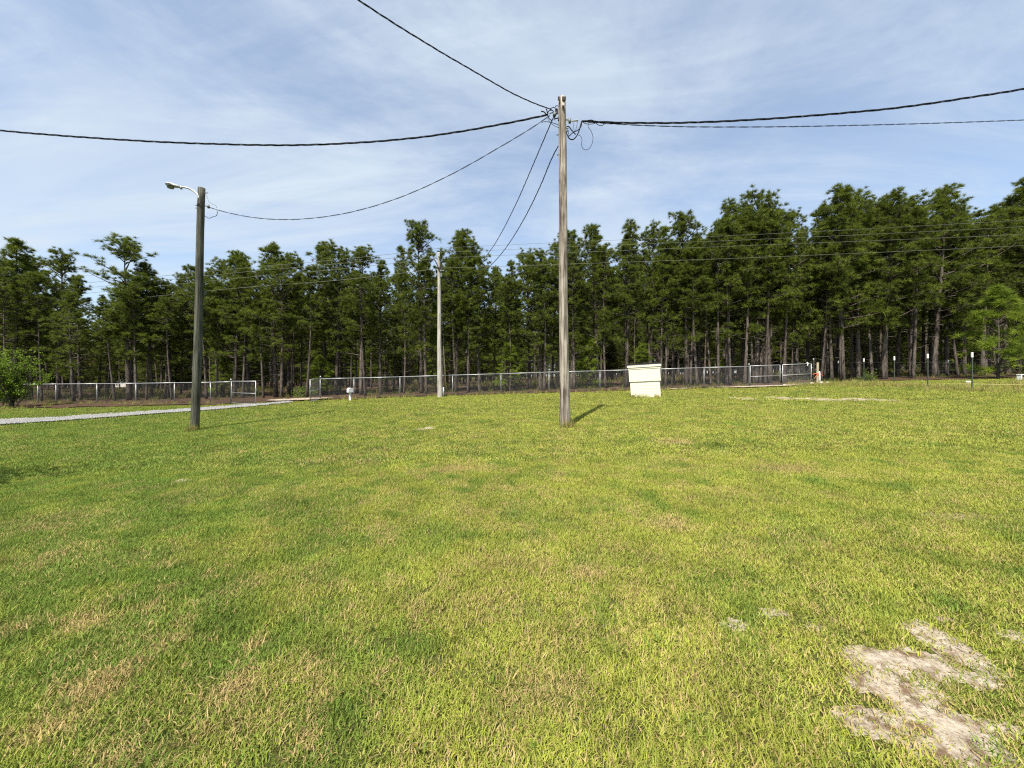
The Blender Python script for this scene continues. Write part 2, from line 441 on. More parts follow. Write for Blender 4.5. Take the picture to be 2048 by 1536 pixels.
def layered_ground(name, a_stops, s1, b_col, s2, th, bump, bs, dist):
    m, n, l, b = new_mat(name)
    t = n.new('ShaderNodeTexCoord')
    n1 = n.new('ShaderNodeTexNoise'); n1.inputs['Scale'].default_value = s1; n1.inputs['Detail'].default_value = 10; n1.inputs['Roughness'].default_value = 0.7
    l.new(t.outputs['Object'], n1.inputs[0])
    r_ = ramp(n, a_stops); l.new(n1.outputs[0], r_.inputs[0])
    n2 = n.new('ShaderNodeTexNoise'); n2.inputs['Scale'].default_value = s2; n2.inputs['Detail'].default_value = 8; n2.inputs['Roughness'].default_value = 0.65
    l.new(t.outputs['Object'], n2.inputs[0])
    mr = n.new('ShaderNodeMapRange'); mr.interpolation_type = 'SMOOTHSTEP'; mr.inputs[1].default_value = th[0]; mr.inputs[2].default_value = th[1]
    l.new(n2.outputs[0], mr.inputs[0])
    mx = n.new('ShaderNodeMix'); mx.data_type = 'RGBA'; mx.inputs[7].default_value = (*b_col, 1)
    l.new(mr.outputs[0], mx.inputs[0]); l.new(r_.outputs[0], mx.inputs[6]); l.new(mx.outputs[2], b.inputs['Base Color'])
    b.inputs['Roughness'].default_value = 0.95; b.inputs['Specular IOR Level'].default_value = 0.1
    n3 = n.new('ShaderNodeTexNoise'); n3.inputs['Scale'].default_value = bs; n3.inputs['Detail'].default_value = 8; n3.inputs['Roughness'].default_value = 0.7
    l.new(t.outputs['Object'], n3.inputs[0])
    bp = n.new('ShaderNodeBump'); bp.inputs['Strength'].default_value = bump; bp.inputs['Distance'].default_value = dist
    l.new(n3.outputs[0], bp.inputs['Height']); l.new(bp.outputs[0], b.inputs['Normal'])
    return m
M['lawn_soil'] = layered_ground('lawn_thatch', [(0.3, (0.03, 0.034, 0.010)), (0.5, (0.075, 0.08, 0.02)), (0.72, (0.16, 0.145, 0.05))], 30,
                                (0.085, 0.11, 0.022), 0.9, (0.42, 0.62), 0.9, 120, 0.02)
M['sand'] = layered_ground('pale_sand', [(0.30, (0.20, 0.155, 0.115)), (0.5, (0.36, 0.305, 0.235)), (0.70, (0.49, 0.43, 0.345))], 26,
                           (0.15, 0.10, 0.065), 9, (0.48, 0.62), 0.8, 60, 0.02)
M['soil'] = layered_ground('grey_brown_soil', [(0.3, (0.11, 0.08, 0.05)), (0.5, (0.20, 0.15, 0.10)), (0.72, (0.36, 0.29, 0.20))], 20,
                           (0.30, 0.25, 0.17), 9, (0.52, 0.68), 0.7, 70, 0.015)
M['straw'] = layered_ground('pine_straw', [(0.3, (0.022, 0.014, 0.010)), (0.5, (0.062, 0.038, 0.025)), (0.72, (0.115, 0.075, 0.048))], 7,
                            (0.09, 0.066, 0.042), 0.5, (0.5, 0.75), 1.0, 14, 0.06)
M['gravel'] = layered_ground('grey_gravel', [(0.3, (0.10, 0.098, 0.094)), (0.5, (0.20, 0.197, 0.19)), (0.72, (0.32, 0.315, 0.305))], 22,
                             (0.20, 0.195, 0.18), 0.8, (0.5, 0.7), 1.0, 30, 0.04)
M['stone'] = noise_mat('gravel_stone', [(0.3, (0.14, 0.138, 0.133)), (0.7, (0.36, 0.355, 0.345))], nscale=2.0, rough=0.9)

# ------------------------------------------------------------------ the ground
def axis(lo, hi, step, far_lo, far_hi):
    a = list(np.arange(lo, hi + 1e-6, step))
    d = step
    while a[-1] < far_hi:
        d *= 1.35; a.append(a[-1] + d)
    d = step
    while a[0] > far_lo:
        d *= 1.35; a.insert(0, a[0] - d)
    return np.array(a)
xs = axis(-40, 45, 0.4, -900, 900); ys = axis(-1, 45, 0.4, -500, 1500)
XX, YY = np.meshgrid(xs, ys)
ZZ = zg(XX, YY)
nx = len(xs)
ii = np.arange(len(ys) - 1)[:, None] * nx + np.arange(nx - 1)[None, :]
faces = np.stack([ii, ii + 1, ii + 1 + nx, ii + nx], -1).reshape(-1, 4)
ground = link('lawn', mesh_from('lawn', np.stack([XX, YY, ZZ], -1).reshape(-1, 3), faces, M['lawn_soil'], True))
tag(ground, 'wide mown green and straw coloured lawn sloping gently up to the fence', 'lawn', kind='structure')

def fence_line(x):
    """distance of the boundary fence from the viewer at sideways position x"""
    x = np.asarray(x, float)
    return np.where(x < -11.5, np.interp(x, [-60, -32, -15.5, -11.5], [29, 25.2, 21.5, 22.9]),
                    np.interp(x, [-11.5, 14.2, 18.2, 19.5, 21.5, 23.5, 60], [22.9, 23.0, 23.6, 25.0, 27.5, 27.8, 27.8]))

def drive_mask(x, y):
    """gravel drive: comes in from the left, bends to the open gate; > 0 on the gravel"""
    x = np.asarray(x, float); y = np.asarray(y, float)
    cx = np.array([-40, -24, -18.2, -14.5, -12.6, -12.2, -12.4])
    cy = np.array([10.5, 13.1, 15.2, 18.2, 21.0, 24.0, 34.0])
    best = np.full(np.broadcast(x, y).shape, 1e9)
    for i in range(len(cx) - 1):
        ax, ay, bx_, by_ = cx[i], cy[i], cx[i + 1], cy[i + 1]
        t = np.clip(((x - ax) * (bx_ - ax) + (y - ay) * (by_ - ay)) / ((bx_ - ax) ** 2 + (by_ - ay) ** 2), 0, 1)
        best = np.minimum(best, np.hypot(x - ax - t * (bx_ - ax), y - ay - t * (by_ - ay)))
    return np.interp(y, [15, 19, 21.2, 22.5], [1.18, .95, .45, -.6]) - best + 0.35 * (fbm(x * 1.3, y * 1.3, 31, 3) - 0.5) + .5 * (fbm(x * 4, y * 4, 33, 3) - .5)

def straw_mask(x, y):
    x = np.asarray(x, float); y = np.asarray(y, float)
    front = np.interp(x, [-60, -30, -22, -15.5, -12.5, -11, -5, 14, 18, 20, 22, 26, 36, 60],
                      [22, 21.2, 20.8, 20.9, 21.6, 22.6, 22.6, 22.7, 23.0, 23.6, 24.0, 22.5, 21.0, 20])
    return y - front + 0.9 * (fbm(x * 0.9, y * 0.9, 41, 3) - 0.5)

SANDS = [  # column, row, half width, half height in the photograph, how bare
    (1890, 1290, 36, 44, 1.0), (1815, 1335, 86, 30, 1.0), (1750, 1318, 45, 20, 1), (1795, 1372, 70, 46, .95), (1740, 1447, 52, 28, 1),
    (1880, 1450, 66, 32, .95), (1925, 1508, 64, 46, 1.15), (1965, 1362, 38, 22, .8), (1995, 1458, 45, 20, .8), (1840, 1420, 50, 28, .75),
    (1470, 1250, 46, 16, .50), (1545, 1226, 34, 14, .50), (1630, 1255, 40, 16, .3), (2035, 1275, 28, 18, .8),
    (370, 961, 32, 6, .62), (855, 857, 26, 4, .62), (40, 871, 60, 4, .5),
    (1488, 797, 26, 3.5, .9), (1570, 797, 34, 4, .8), (1645, 799, 44, 4.5, .8), (1715, 799, 40, 3.2, .85), (1775, 801, 34, 2.2, .85)]
SOILS = [(1925, 1035, 75, 13, .9), (1890, 1243, 40, 18, .6), (470, 1375, 35, 22, .55)]
DEAD = [(1110, 1380, 80, 45, .4), (240, 1520, 60, 30, .5), (120, 1465, 70, 30, .6), (175, 1375, 60, 26, .6), (480, 1365, 55, 30, .5), (170, 1245, 50, 18, .5), (40, 1260, 50, 18, .4), (300, 1215, 30, 14, .5), (1180, 1150, 50, 22, .45), (1340, 1050, 60, 18, .4), (980, 1130, 60, 16, .25), (340, 1130, 30, 12, .4), (600, 1500, 60, 30, .35), (1350, 885, 40, 8, .4), (1560, 940, 70, 10, .3), (920, 940, 90, 10, .25), (520, 1290, 30, 16, .4), (1250, 1480, 60, 26, .3)]
def ell(lst):
    out = []
    for px, py, rx, ry, k in lst:
        x0, y0 = gp(px, py); x1, _ = gp(px + rx, py)
        ya = gp(px, py - ry)[1]; yb = gp(px, py + ry)[1]
        out.append((x0, (ya + yb) / 2, abs(x1 - x0), abs(ya - yb) / 2, k))
    return out
SAND_E, SOIL_E, DEAD_E = ell(SANDS), ell(SOILS), ell(DEAD)
def blob_mask(lst, x, y, seed, amp=1.25):
    x = np.asarray(x, float); y = np.asarray(y, float)
    m = np.full(np.broadcast(x, y).shape, -1.0)
    for ex, ey, rx, ry, k in lst:
        d = np.sqrt(((x - ex) / rx) ** 2 + ((y - ey) / ry) ** 2)
        m = np.maximum(m, 1.25 - d - 1.2 * (1 - k))
    sc = np.where(y < 4, 9.0, 3.5)
    return m + amp * (fbm(x * sc, y * sc, seed, 4) - 0.55)

def sheet(name, maskf, x0, x1, y0, y1, res, lift, mat, thr=0.0, crown=0.0):
    xa = np.arange(x0, x1, res); ya = np.arange(y0, y1, res)
    X, Y = np.meshgrid(xa, ya)
    mk = maskf(X, Y)
    inside = mk > thr
    n_ = len(xa)
    q = inside[:-1, :-1] & inside[1:, :-1] & inside[:-1, 1:] & inside[1:, 1:]
    jj, kk = np.nonzero(q)
    f = np.stack([jj * n_ + kk, jj * n_ + kk + 1, (jj + 1) * n_ + kk + 1, (jj + 1) * n_ + kk], -1)
    used, inv = np.unique(f, return_inverse=True)
    Z = zg(X, Y) + lift + crown * np.clip(mk - thr, 0, 1) + (0.3 * lift) * (fbm(X * 3, Y * 3, 3, 2) - .5)
    v = np.stack([X, Y, Z], -1).reshape(-1, 3)[used]
    return link(name, mesh_from(name, v, inv.reshape(-1, 4), mat, True))
o = sheet('forest_floor', straw_mask, -110, 110, 19, 130, 0.6, 0.03, M['straw'], 0, 0.02)
tag(o, 'brown pine straw forest floor behind the chain link fence', 'forest floor', kind='structure')
o = sheet('gravel_driveway', drive_mask, -42, -8, 9, 34, 0.14, 0.05, M['gravel'], 0, 0.03)
tag(o, 'light grey gravel driveway curving in from the left to the open gate', 'driveway', kind='structure')
o = sheet('sand_patch', lambda x, y: blob_mask(SAND_E[:14], x, y, 61), 0.7, 3.4, 1.2, 3.6, 0.02, 0.003, M['sand'], -0.28, 0.006)
tag(o, 'bare pale sand showing through the thin grass in the right foreground', 'sand', kind='structure')
o = sheet('sand_scrape', lambda x, y: blob_mask(SAND_E[14:], x, y, 61), -14, 24, 5, 21, 0.06, 0.004, M['sand'], 0.0, 0.01)
tag(o, 'scattered pale sand scrapes across the middle and far lawn', 'sand', kind='structure')
o = sheet('bare_soil', lambda x, y: blob_mask(SOIL_E, x, y, 77), -4, 6, 1.2, 6, 0.03, 0.004, M['soil'], 0.12, 0.003)
tag(o, 'worn grey brown soil spots between the grass in the foreground', 'soil', kind='structure')
def gate_sand(x, y):
    x = np.asarray(x, float); y = np.asarray(y, float)
    a = 0.9 - np.hypot((x + 12.7) / 2.3, (y - 23.0) / 1.1) + 0.5 * (fbm(x * 1.6, y * 1.6, 9, 3) - .5)
    b = 0.9 - np.hypot((x - 14.4) / 3.4, (y - 22.5) / 0.55) + 0.8 * (fbm(x * 1.2, y * 1.2, 19, 3) - .5)
    c = 0.7 - np.hypot((x - 9.6) / 1.7, (y - 22.4) / 0.35) + 0.8 * (fbm(x * 1.2, y * 1.2, 29, 3) - .5)
    return np.maximum(np.maximum(a, b), c)
o = sheet('sandy_track', gate_sand, -17, 20, 20.5, 26, 0.15, 0.075, M['sand'], 0, 0.01)
tag(o, 'pale sandy track under the fence gates', 'track', kind='structure')

# ------------------------------------------------------------------ scatter of instances (grass, weeds, gravel, far wood)
def proto_coll(name, meshes):
    c = bpy.data.collections.new(name)
    for i, me in enumerate(meshes):
        ob = bpy.data.objects.new('%s_%02d' % (name, i), me)
        c.objects.link(ob)
    return c
def scatter(name, pts, idx, rot, scl, coll, extra=None):
    me = bpy.data.meshes.new(name)
    n_ = len(pts)
    me.vertices.add(n_); me.vertices.foreach_set('co', np.asarray(pts, np.float32).ravel())
    a = me.attributes.new('idx', 'INT', 'POINT'); a.data.foreach_set('value', np.asarray(idx, np.int32))
    a = me.attributes.new('rot', 'FLOAT_VECTOR', 'POINT'); a.data.foreach_set('vector', np.asarray(rot, np.float32).ravel())
    a = me.attributes.new('scl', 'FLOAT_VECTOR', 'POINT'); a.data.foreach_set('vector', np.asarray(scl, np.float32).ravel())
    for k, v in (extra or {}).items():
        a = me.attributes.new(k, 'FLOAT', 'POINT'); a.data.foreach_set('value', np.asarray(v, np.float32))
    ob = link(name, me)
    ng = bpy.data.node_groups.new(name + '_scatter', 'GeometryNodeTree')
    ng.interface.new_socket('Geometry', in_out='INPUT', socket_type='NodeSocketGeometry')
    ng.interface.new_socket('Geometry', in_out='OUTPUT', socket_type='NodeSocketGeometry')
    N, L = ng.nodes, ng.links
    gi, go = N.new('NodeGroupInput'), N.new('NodeGroupOutput')
    ci = N.new('GeometryNodeCollectionInfo'); ci.inputs['Collection'].default_value = coll
    ci.inputs['Separate Children'].default_value = True; ci.inputs['Reset Children'].default_value = True
    ip = N.new('GeometryNodeInstanceOnPoints'); ip.inputs['Pick Instance'].default_value = True
    def na(nm, ty):
        q = N.new('GeometryNodeInputNamedAttribute'); q.data_type = ty; q.inputs['Name'].default_value = nm
        return q.outputs['Attribute']
    L.new(gi.outputs[0], ip.inputs['Points']); L.new(ci.outputs[0], ip.inputs['Instance'])
    L.new(na('idx', 'INT'), ip.inputs['Instance Index'])
    L.new(na('rot', 'FLOAT_VECTOR'), ip.inputs['Rotation']); L.new(na('scl', 'FLOAT_VECTOR'), ip.inputs['Scale'])
    L.new(ip.outputs[0], go.inputs[0])
    md = ob.modifiers.new('scatter', 'NODES'); md.node_group = ng
    return ob

def tuft(seed, n_, rad, lmin, lmax, wid, lean, segs=3):
    r_ = np.random.default_rng(seed)
    V = []; Fc = []; sh = []; al = []
    for i in range(n_):
        a = r_.uniform(0, 2 * math.pi); d = rad * math.sqrt(r_.uniform(0, 1))
        b = np.array([d * math.cos(a), d * math.sin(a), -0.004])
        L_ = r_.uniform(lmin, lmax) * (1.0 if r_.uniform() > .12 else 1.35)
        az = r_.uniform(0, 2 * math.pi); t0 = abs(r_.normal(0, lean * .6)) ; t1 = t0 + abs(r_.normal(lean, lean * .5))
        w = wid * r_.uniform(.7, 1.25)
        h = np.array([math.cos(az), math.sin(az), 0]); sd_ = np.array([-h[1], h[0], 0])
        tw = r_.uniform(-.9, .9); sd_ = sd_ * math.cos(tw) + h * math.sin(tw)
        p = b.copy(); s_ = r_.uniform(0, 1); base = len(V)
        ts = np.linspace(0, 1, segs)
        for k in range(segs):
            ww = w * (1.0, 0.85, 0.5)[k] if k < 3 else w * .3
            V += [p - sd_ * ww / 2, p + sd_ * ww / 2]; sh += [s_, s_]; al += [ts[k] * .8, ts[k] * .8]
            th = t0 + (t1 - t0) * (k + .5) / segs
            p = p + (h * math.sin(th) + np.array([0, 0, math.cos(th)])) * L_ / segs
        V.append(p); sh.append(s_); al.append(1.0)
        for k in range(segs - 1):
            Fc.append((base + 2 * k, base + 2 * k + 1, base + 2 * k + 3)); Fc.append((base + 2 * k, base + 2 * k + 3, base + 2 * k + 2))
        Fc.append((base + 2 * segs - 2, base + 2 * segs - 1, base + 2 * segs))
    return mesh_from('grass_tuft', V, np.array(Fc), M['grass'], False, {'shade': sh, 'along': al})
near_t = [tuft(100 + i, 56, 0.08, .018, .042, .0046, .85, 2) for i in range(7)] + [tuft(120 + i, 14, 0.04, .045, .075, .0058, .9) for i in range(3)]
mid_t = [tuft(140 + i, 44, 0.14, .022, .050, .0085, .75, 2) for i in range(6)]
far_t = [tuft(160 + i, 40, 0.21, .024, .052, .014, .75, 2) for i in range(6)]
weed_b = [tuft(200 + i, 11, 0.012, .035, .07, .020, 1.0) for i in range(3)]
lit_t = [tuft(180 + i, 16, 0.09, .03, .07, .0042, 1.35, 2) for i in range(4)]
tuft_coll = proto_coll('grass_tuft', near_t + mid_t + far_t + lit_t + weed_b)      # 26-28 broad-leaved weeds, 0-6 short, 7-9 long, 10-15 mid, 16-21 far, 22-25 dead blades lying flat

def field(n_, y0, y1):
    """random points over the part of the lawn that lies between two distances, a little wider than the view"""
    y = np.sqrt(rng.uniform(y0 * y0, y1 * y1, n_)); x = rng.uniform(-1.45, 1.45, n_) * y
    return x, y
GX, GY, GI, GS = [], [], [], []
def add_grass(n_, y0, y1, lo, hi, s0, s1):
    x, y = field(n_, y0, y1)
    GX.append(x); GY.append(y); GI.append(rng.integers(lo, hi, n_)); GS.append(rng.uniform(s0, s1, n_))
add_grass(34000, 1.15, 6.5, 0, 7, .8, 1.25)
add_grass(2000, 1.15, 6.5, 7, 10, .7, 1.2)
add_grass(30000, 6.2, 13.5, 10, 16, .8, 1.2)
add_grass(900, 6.2, 14, 7, 10, .8, 1.3)
add_grass(260, 1.15, 6.5, 26, 29, .5, 1.0)
add_grass(90, 6.5, 14, 26, 29, .9, 1.5)
add_grass(42000, 13.2, 27.5, 16, 22, .8, 1.2)
x = np.concatenate(GX); y = np.concatenate(GY); gi_ = np.concatenate(GI); gs_ = np.concatenate(GS)
n_main = len(x)
bare = blob_mask(SAND_E, x, y, 61); soil = blob_mask(SOIL_E, x, y, 77)
strw = straw_mask(x, y); drv = drive_mask(x, y); gts = gate_sand(x, y)
u = rng.uniform(0, 1, len(x))
keep = (u > sstep(-0.35, 0.50, bare + .5 * (fbm(x * 16, y * 16, 63, 2) - .5)) * np.where(y < 4, 0.88, 0.70)) & (u > sstep(-0.2, 0.35, soil) * 0.55) & (drv < -.02 + .48 * u ** 2) & (strw < 0.15 * u) & (gts < -.05)
keep &= (np.hypot(x - bx(1129, 10.0), y - 10.0) > .16) & (np.hypot(x - bx(390, 11.5), y - 11.5) > .15)
keep &= np.hypot(x - 6.45, y - 18.55) > .72
x, y, gi_, gs_, bare, strw = x[keep], y[keep], gi_[keep], gs_[keep], bare[keep], strw[keep]
# greener on the left, yellower in the middle and right; patches at several sizes
left = sstep(0.15, -0.95, x / np.maximum(y, 1.5) + 0.25 * (fbm(x * .5, y * .5, 51, 3) - .5))
pat = fbm(x * 0.55, y * 0.40, 52, 4); fine = fbm(x * 3.2, y * 3.2, 53, 3)
green = 0.10 + 0.72 * left * sstep(30, 12, y) + 0.35 * (pat - 0.47) + 1.5 * (fine - 0.5)
clump = sstep(.64, .72, fbm(x * 3.6, y * 3.6, 58, 3)); green = green + .5 * clump
green += .35 * sstep(.25, -.1, np.abs(y - 17.2 - .05 * x) / 2.5 - .15) * sstep(4, 10, x) * (x < 22)
dryf = fbm(x * 1.15, y * 1.15, 54, 4); dryf2 = fbm(x * 4.5, y * 4.5, 55, 3)
bl = sstep(4.2, 2.0, y) * sstep(.3, -.9, x / y)
stub = sstep(.56, .66, fbm(x * 3.4, y * 3.4, 59, 3))          # small tan patches of dead stubble
dry = 0.035 + 0.65 * np.clip(dryf - 0.53, 0, 1) + 1.1 * np.clip(dryf2 - 0.60, 0, 1) + stub * (.06 + .60 * bl * sstep(.42, .56, dryf)) - .15 * clump - .05 * left * (1 - bl)
dry += .07 * sstep(.2, .5, x / y) * sstep(5, 2, y) + .12 * sstep(1.0, .3, np.abs(x / y)) * sstep(.5, .62, dryf2)
for px_, py_, rx_, ry_, k_ in DEAD_E:
    dry = dry + 1.55 * k_ * sstep(1.2, .4, np.hypot((x - px_) / rx_, (y - py_) / ry_) + .9 * (dryf2 - .5))
bright = 0.90 + 0.35 * (fbm(x * 2.7, y * 2.7, 56, 3) - .5) + rng.uniform(-.16, .16, len(x))
isw = gi_ >= 26; green = np.where(isw, .95, green); dry = np.where(isw, .02, dry); bright = np.where(isw, bright * .85, bright)
hgt = gs_ * (0.8 + .55 * fbm(x * 1.9, y * 1.9, 57, 3) + .3 * clump)
hgt = hgt * np.where(bare > -.25, .85, 1)
tilt = rng.normal(0, .10, (len(x), 2))
# dead blades and litter lying on the bare sand and soil
lx, ly = field(26000, 1.15, 6.5)
lb = np.maximum(blob_mask(SAND_E, lx, ly, 61), blob_mask(SOIL_E, lx, ly, 77))
lk = (lb > -.1) & (rng.uniform(0, 1, len(lx)) < .30 + .7 * sstep(.42, .62, fbm(lx * 6, ly * 6, 91, 3)))
lx, ly = lx[lk], ly[lk]; nl = len(lx)
x = np.r_[x, lx]; y = np.r_[y, ly]; gi_ = np.r_[gi_, rng.integers(22, 26, nl)]; q_ = rng.uniform(.6, 1.1, nl)
gs_ = np.r_[gs_, q_]; hgt = np.r_[hgt, q_ * .6]; tilt = np.r_[tilt, np.zeros((nl, 2))]
green = np.r_[green, np.full(nl, .4)]; dry = np.r_[dry, np.full(nl, .9)]; bright = np.r_[bright, rng.uniform(.35, .85, nl)]
grass = scatter('grass', np.stack([x, y, zg(x, y)], -1), gi_, np.stack([tilt[:, 0], tilt[:, 1], rng.uniform(0, 6.28, len(x))], -1),
                np.stack([gs_, gs_, hgt], -1), tuft_coll,
                {'green': np.clip(green, 0, 1), 'dry': np.clip(dry, 0, .95), 'bright': bright})
tag(grass, 'short mown lawn grass, green at left and yellowish toward the right', 'grass', kind='stuff')

# taller weeds along the fences, the pole feet and under the wire posts
weed_t = [tuft(300 + i, 26, 0.10, .10, .30, .009, .45, 3) for i in range(5)]
weed_coll = proto_coll('weed_tuft', weed_t)
wx, wy = [], []
def weeds(n_, xa, ya, xb, yb, spread):
    t = rng.uniform(0, 1, n_)
    wx.append(xa + (xb - xa) * t + rng.normal(0, spread, n_) * .6); wy.append(ya + (yb - ya) * t + rng.normal(0, spread, n_))
weeds(230, -11.3, 22.75, 14, 22.85, .14); weeds(260, 16.2, 22.6, 21, 22.8, .55); weeds(420, 20.2, 21.5, 19.0, 15.2, .55)
weeds(300, 19.5, 16.5, 27, 18.5, .9); weeds(120, -31, 24.6, -16, 21.3, .3); weeds(16, 1.25, 9.84, 1.5, 9.84, .05); weeds(14, -9.6, 11.36, -9.35, 11.36, .05)
weeds(60, -28.5, 21.2, -26, 21, .7); weeds(26, 5.62, 18.2, 6.9, 17.78, .05); weeds(130, 17.5, 21.6, 19.5, 19.5, .5)
wx = np.concatenate(wx); wy = np.concatenate(wy)
w_s = rng.uniform(.45, 1.1, len(wx))
wd = scatter('tall_weeds', np.stack([wx, wy, zg(wx, wy)], -1), rng.integers(0, 5, len(wx)), np.stack([wx * 0, wx * 0, rng.uniform(0, 6.28, len(wx))], -1),
             np.stack([w_s, w_s, w_s], -1), weed_coll,
             {'green': np.clip(rng.normal(.45, .25, len(wx)), 0, 1), 'dry': np.clip(rng.normal(.38, .2, len(wx)), 0, .9), 'bright': rng.uniform(.65, 1.0, len(wx))})
tag(wd, 'taller unmown weeds along the fence lines and post feet', 'weeds', kind='stuff')

# undergrowth added to darken the forest floor; canopy shade put into its colour
uy = 24.0 + 22 * rng.uniform(0, 1, 2600) ** 1.3; ux = rng.uniform(-1.4, 1.4, 2600) * uy
uk = (straw_mask(ux, uy) > .6) & (np.abs(ux + 12.6) > 1.8) & (fbm(ux * .25, uy * .25, 95, 3) > .42)
ux, uy = ux[uk], uy[uk]; us = rng.uniform(.8, 2.6, len(ux)) * (.5 + .5 * sstep(24, 30, uy))
ug = scatter('undergrowth', np.stack([ux, uy, zg(ux, uy) + .03], -1), rng.integers(0, 5, len(ux)), np.stack([ux * 0, ux * 0, rng.uniform(0, 6.28, len(ux))], -1),
             np.stack([us * 1.5, us * 1.5, us], -1), weed_coll,
             {'green': np.clip(rng.normal(.8, .2, len(ux)), 0, 1), 'dry': np.clip(rng.normal(.30, .3, len(ux)), 0, .9), 'bright': rng.uniform(.25, .6, len(ux))})  # low bright values: shade of the canopy carried by the blade colour
tag(ug, 'low shaded undergrowth between the trunks on the forest floor', 'undergrowth', kind='stuff')

# loose stones on the drive
def stone(seed):
    r_ = np.random.default_rng(seed)
    t = (1 + 5 ** .5) / 2
    v = np.array([(-1, t, 0), (1, t, 0), (-1, -t, 0), (1, -t, 0), (0, -1, t), (0, 1, t), (0, -1, -t), (0, 1, -t), (t, 0, -1), (t, 0, 1), (-t, 0, -1), (-t, 0, 1)], float)
    v = v / np.linalg.norm(v[0]) * r_.uniform(.65, 1.2, (12, 1)) * np.array([1, .8, .6])
    f = np.array([(0, 11, 5), (0, 5, 1), (0, 1, 7), (0, 7, 10), (0, 10, 11), (1, 5, 9), (5, 11, 4), (11, 10, 2), (10, 7, 6), (7, 1, 8), (3, 9, 4), (3, 4, 2), (3, 2, 6), (3, 6, 8), (3, 8, 9), (4, 9, 5), (2, 4, 11), (6, 2, 10), (8, 6, 7), (9, 8, 1)])
    return v, f
st_coll = proto_coll('gravel_stone', [mesh_from('gravel_stone', *stone(i), M['stone']) for i in range(5)])
sx_ = rng.uniform(-30, -11, 60000); sy_ = rng.uniform(11, 24, 60000)
k = drive_mask(sx_, sy_) > 0.02
sx_, sy_ = sx_[k][:16000], sy_[k][:16000]
ss = rng.uniform(.014, .04, len(sx_))
gv = scatter('gravel', np.stack([sx_, sy_, zg(sx_, sy_) + .06], -1), rng.integers(0, 5, len(sx_)), rng.uniform(0, 6.28, (len(sx_), 3)), np.stack([ss, ss, ss], -1), st_coll)
tag(gv, 'loose grey gravel stones on the driveway', 'gravel', kind='stuff')

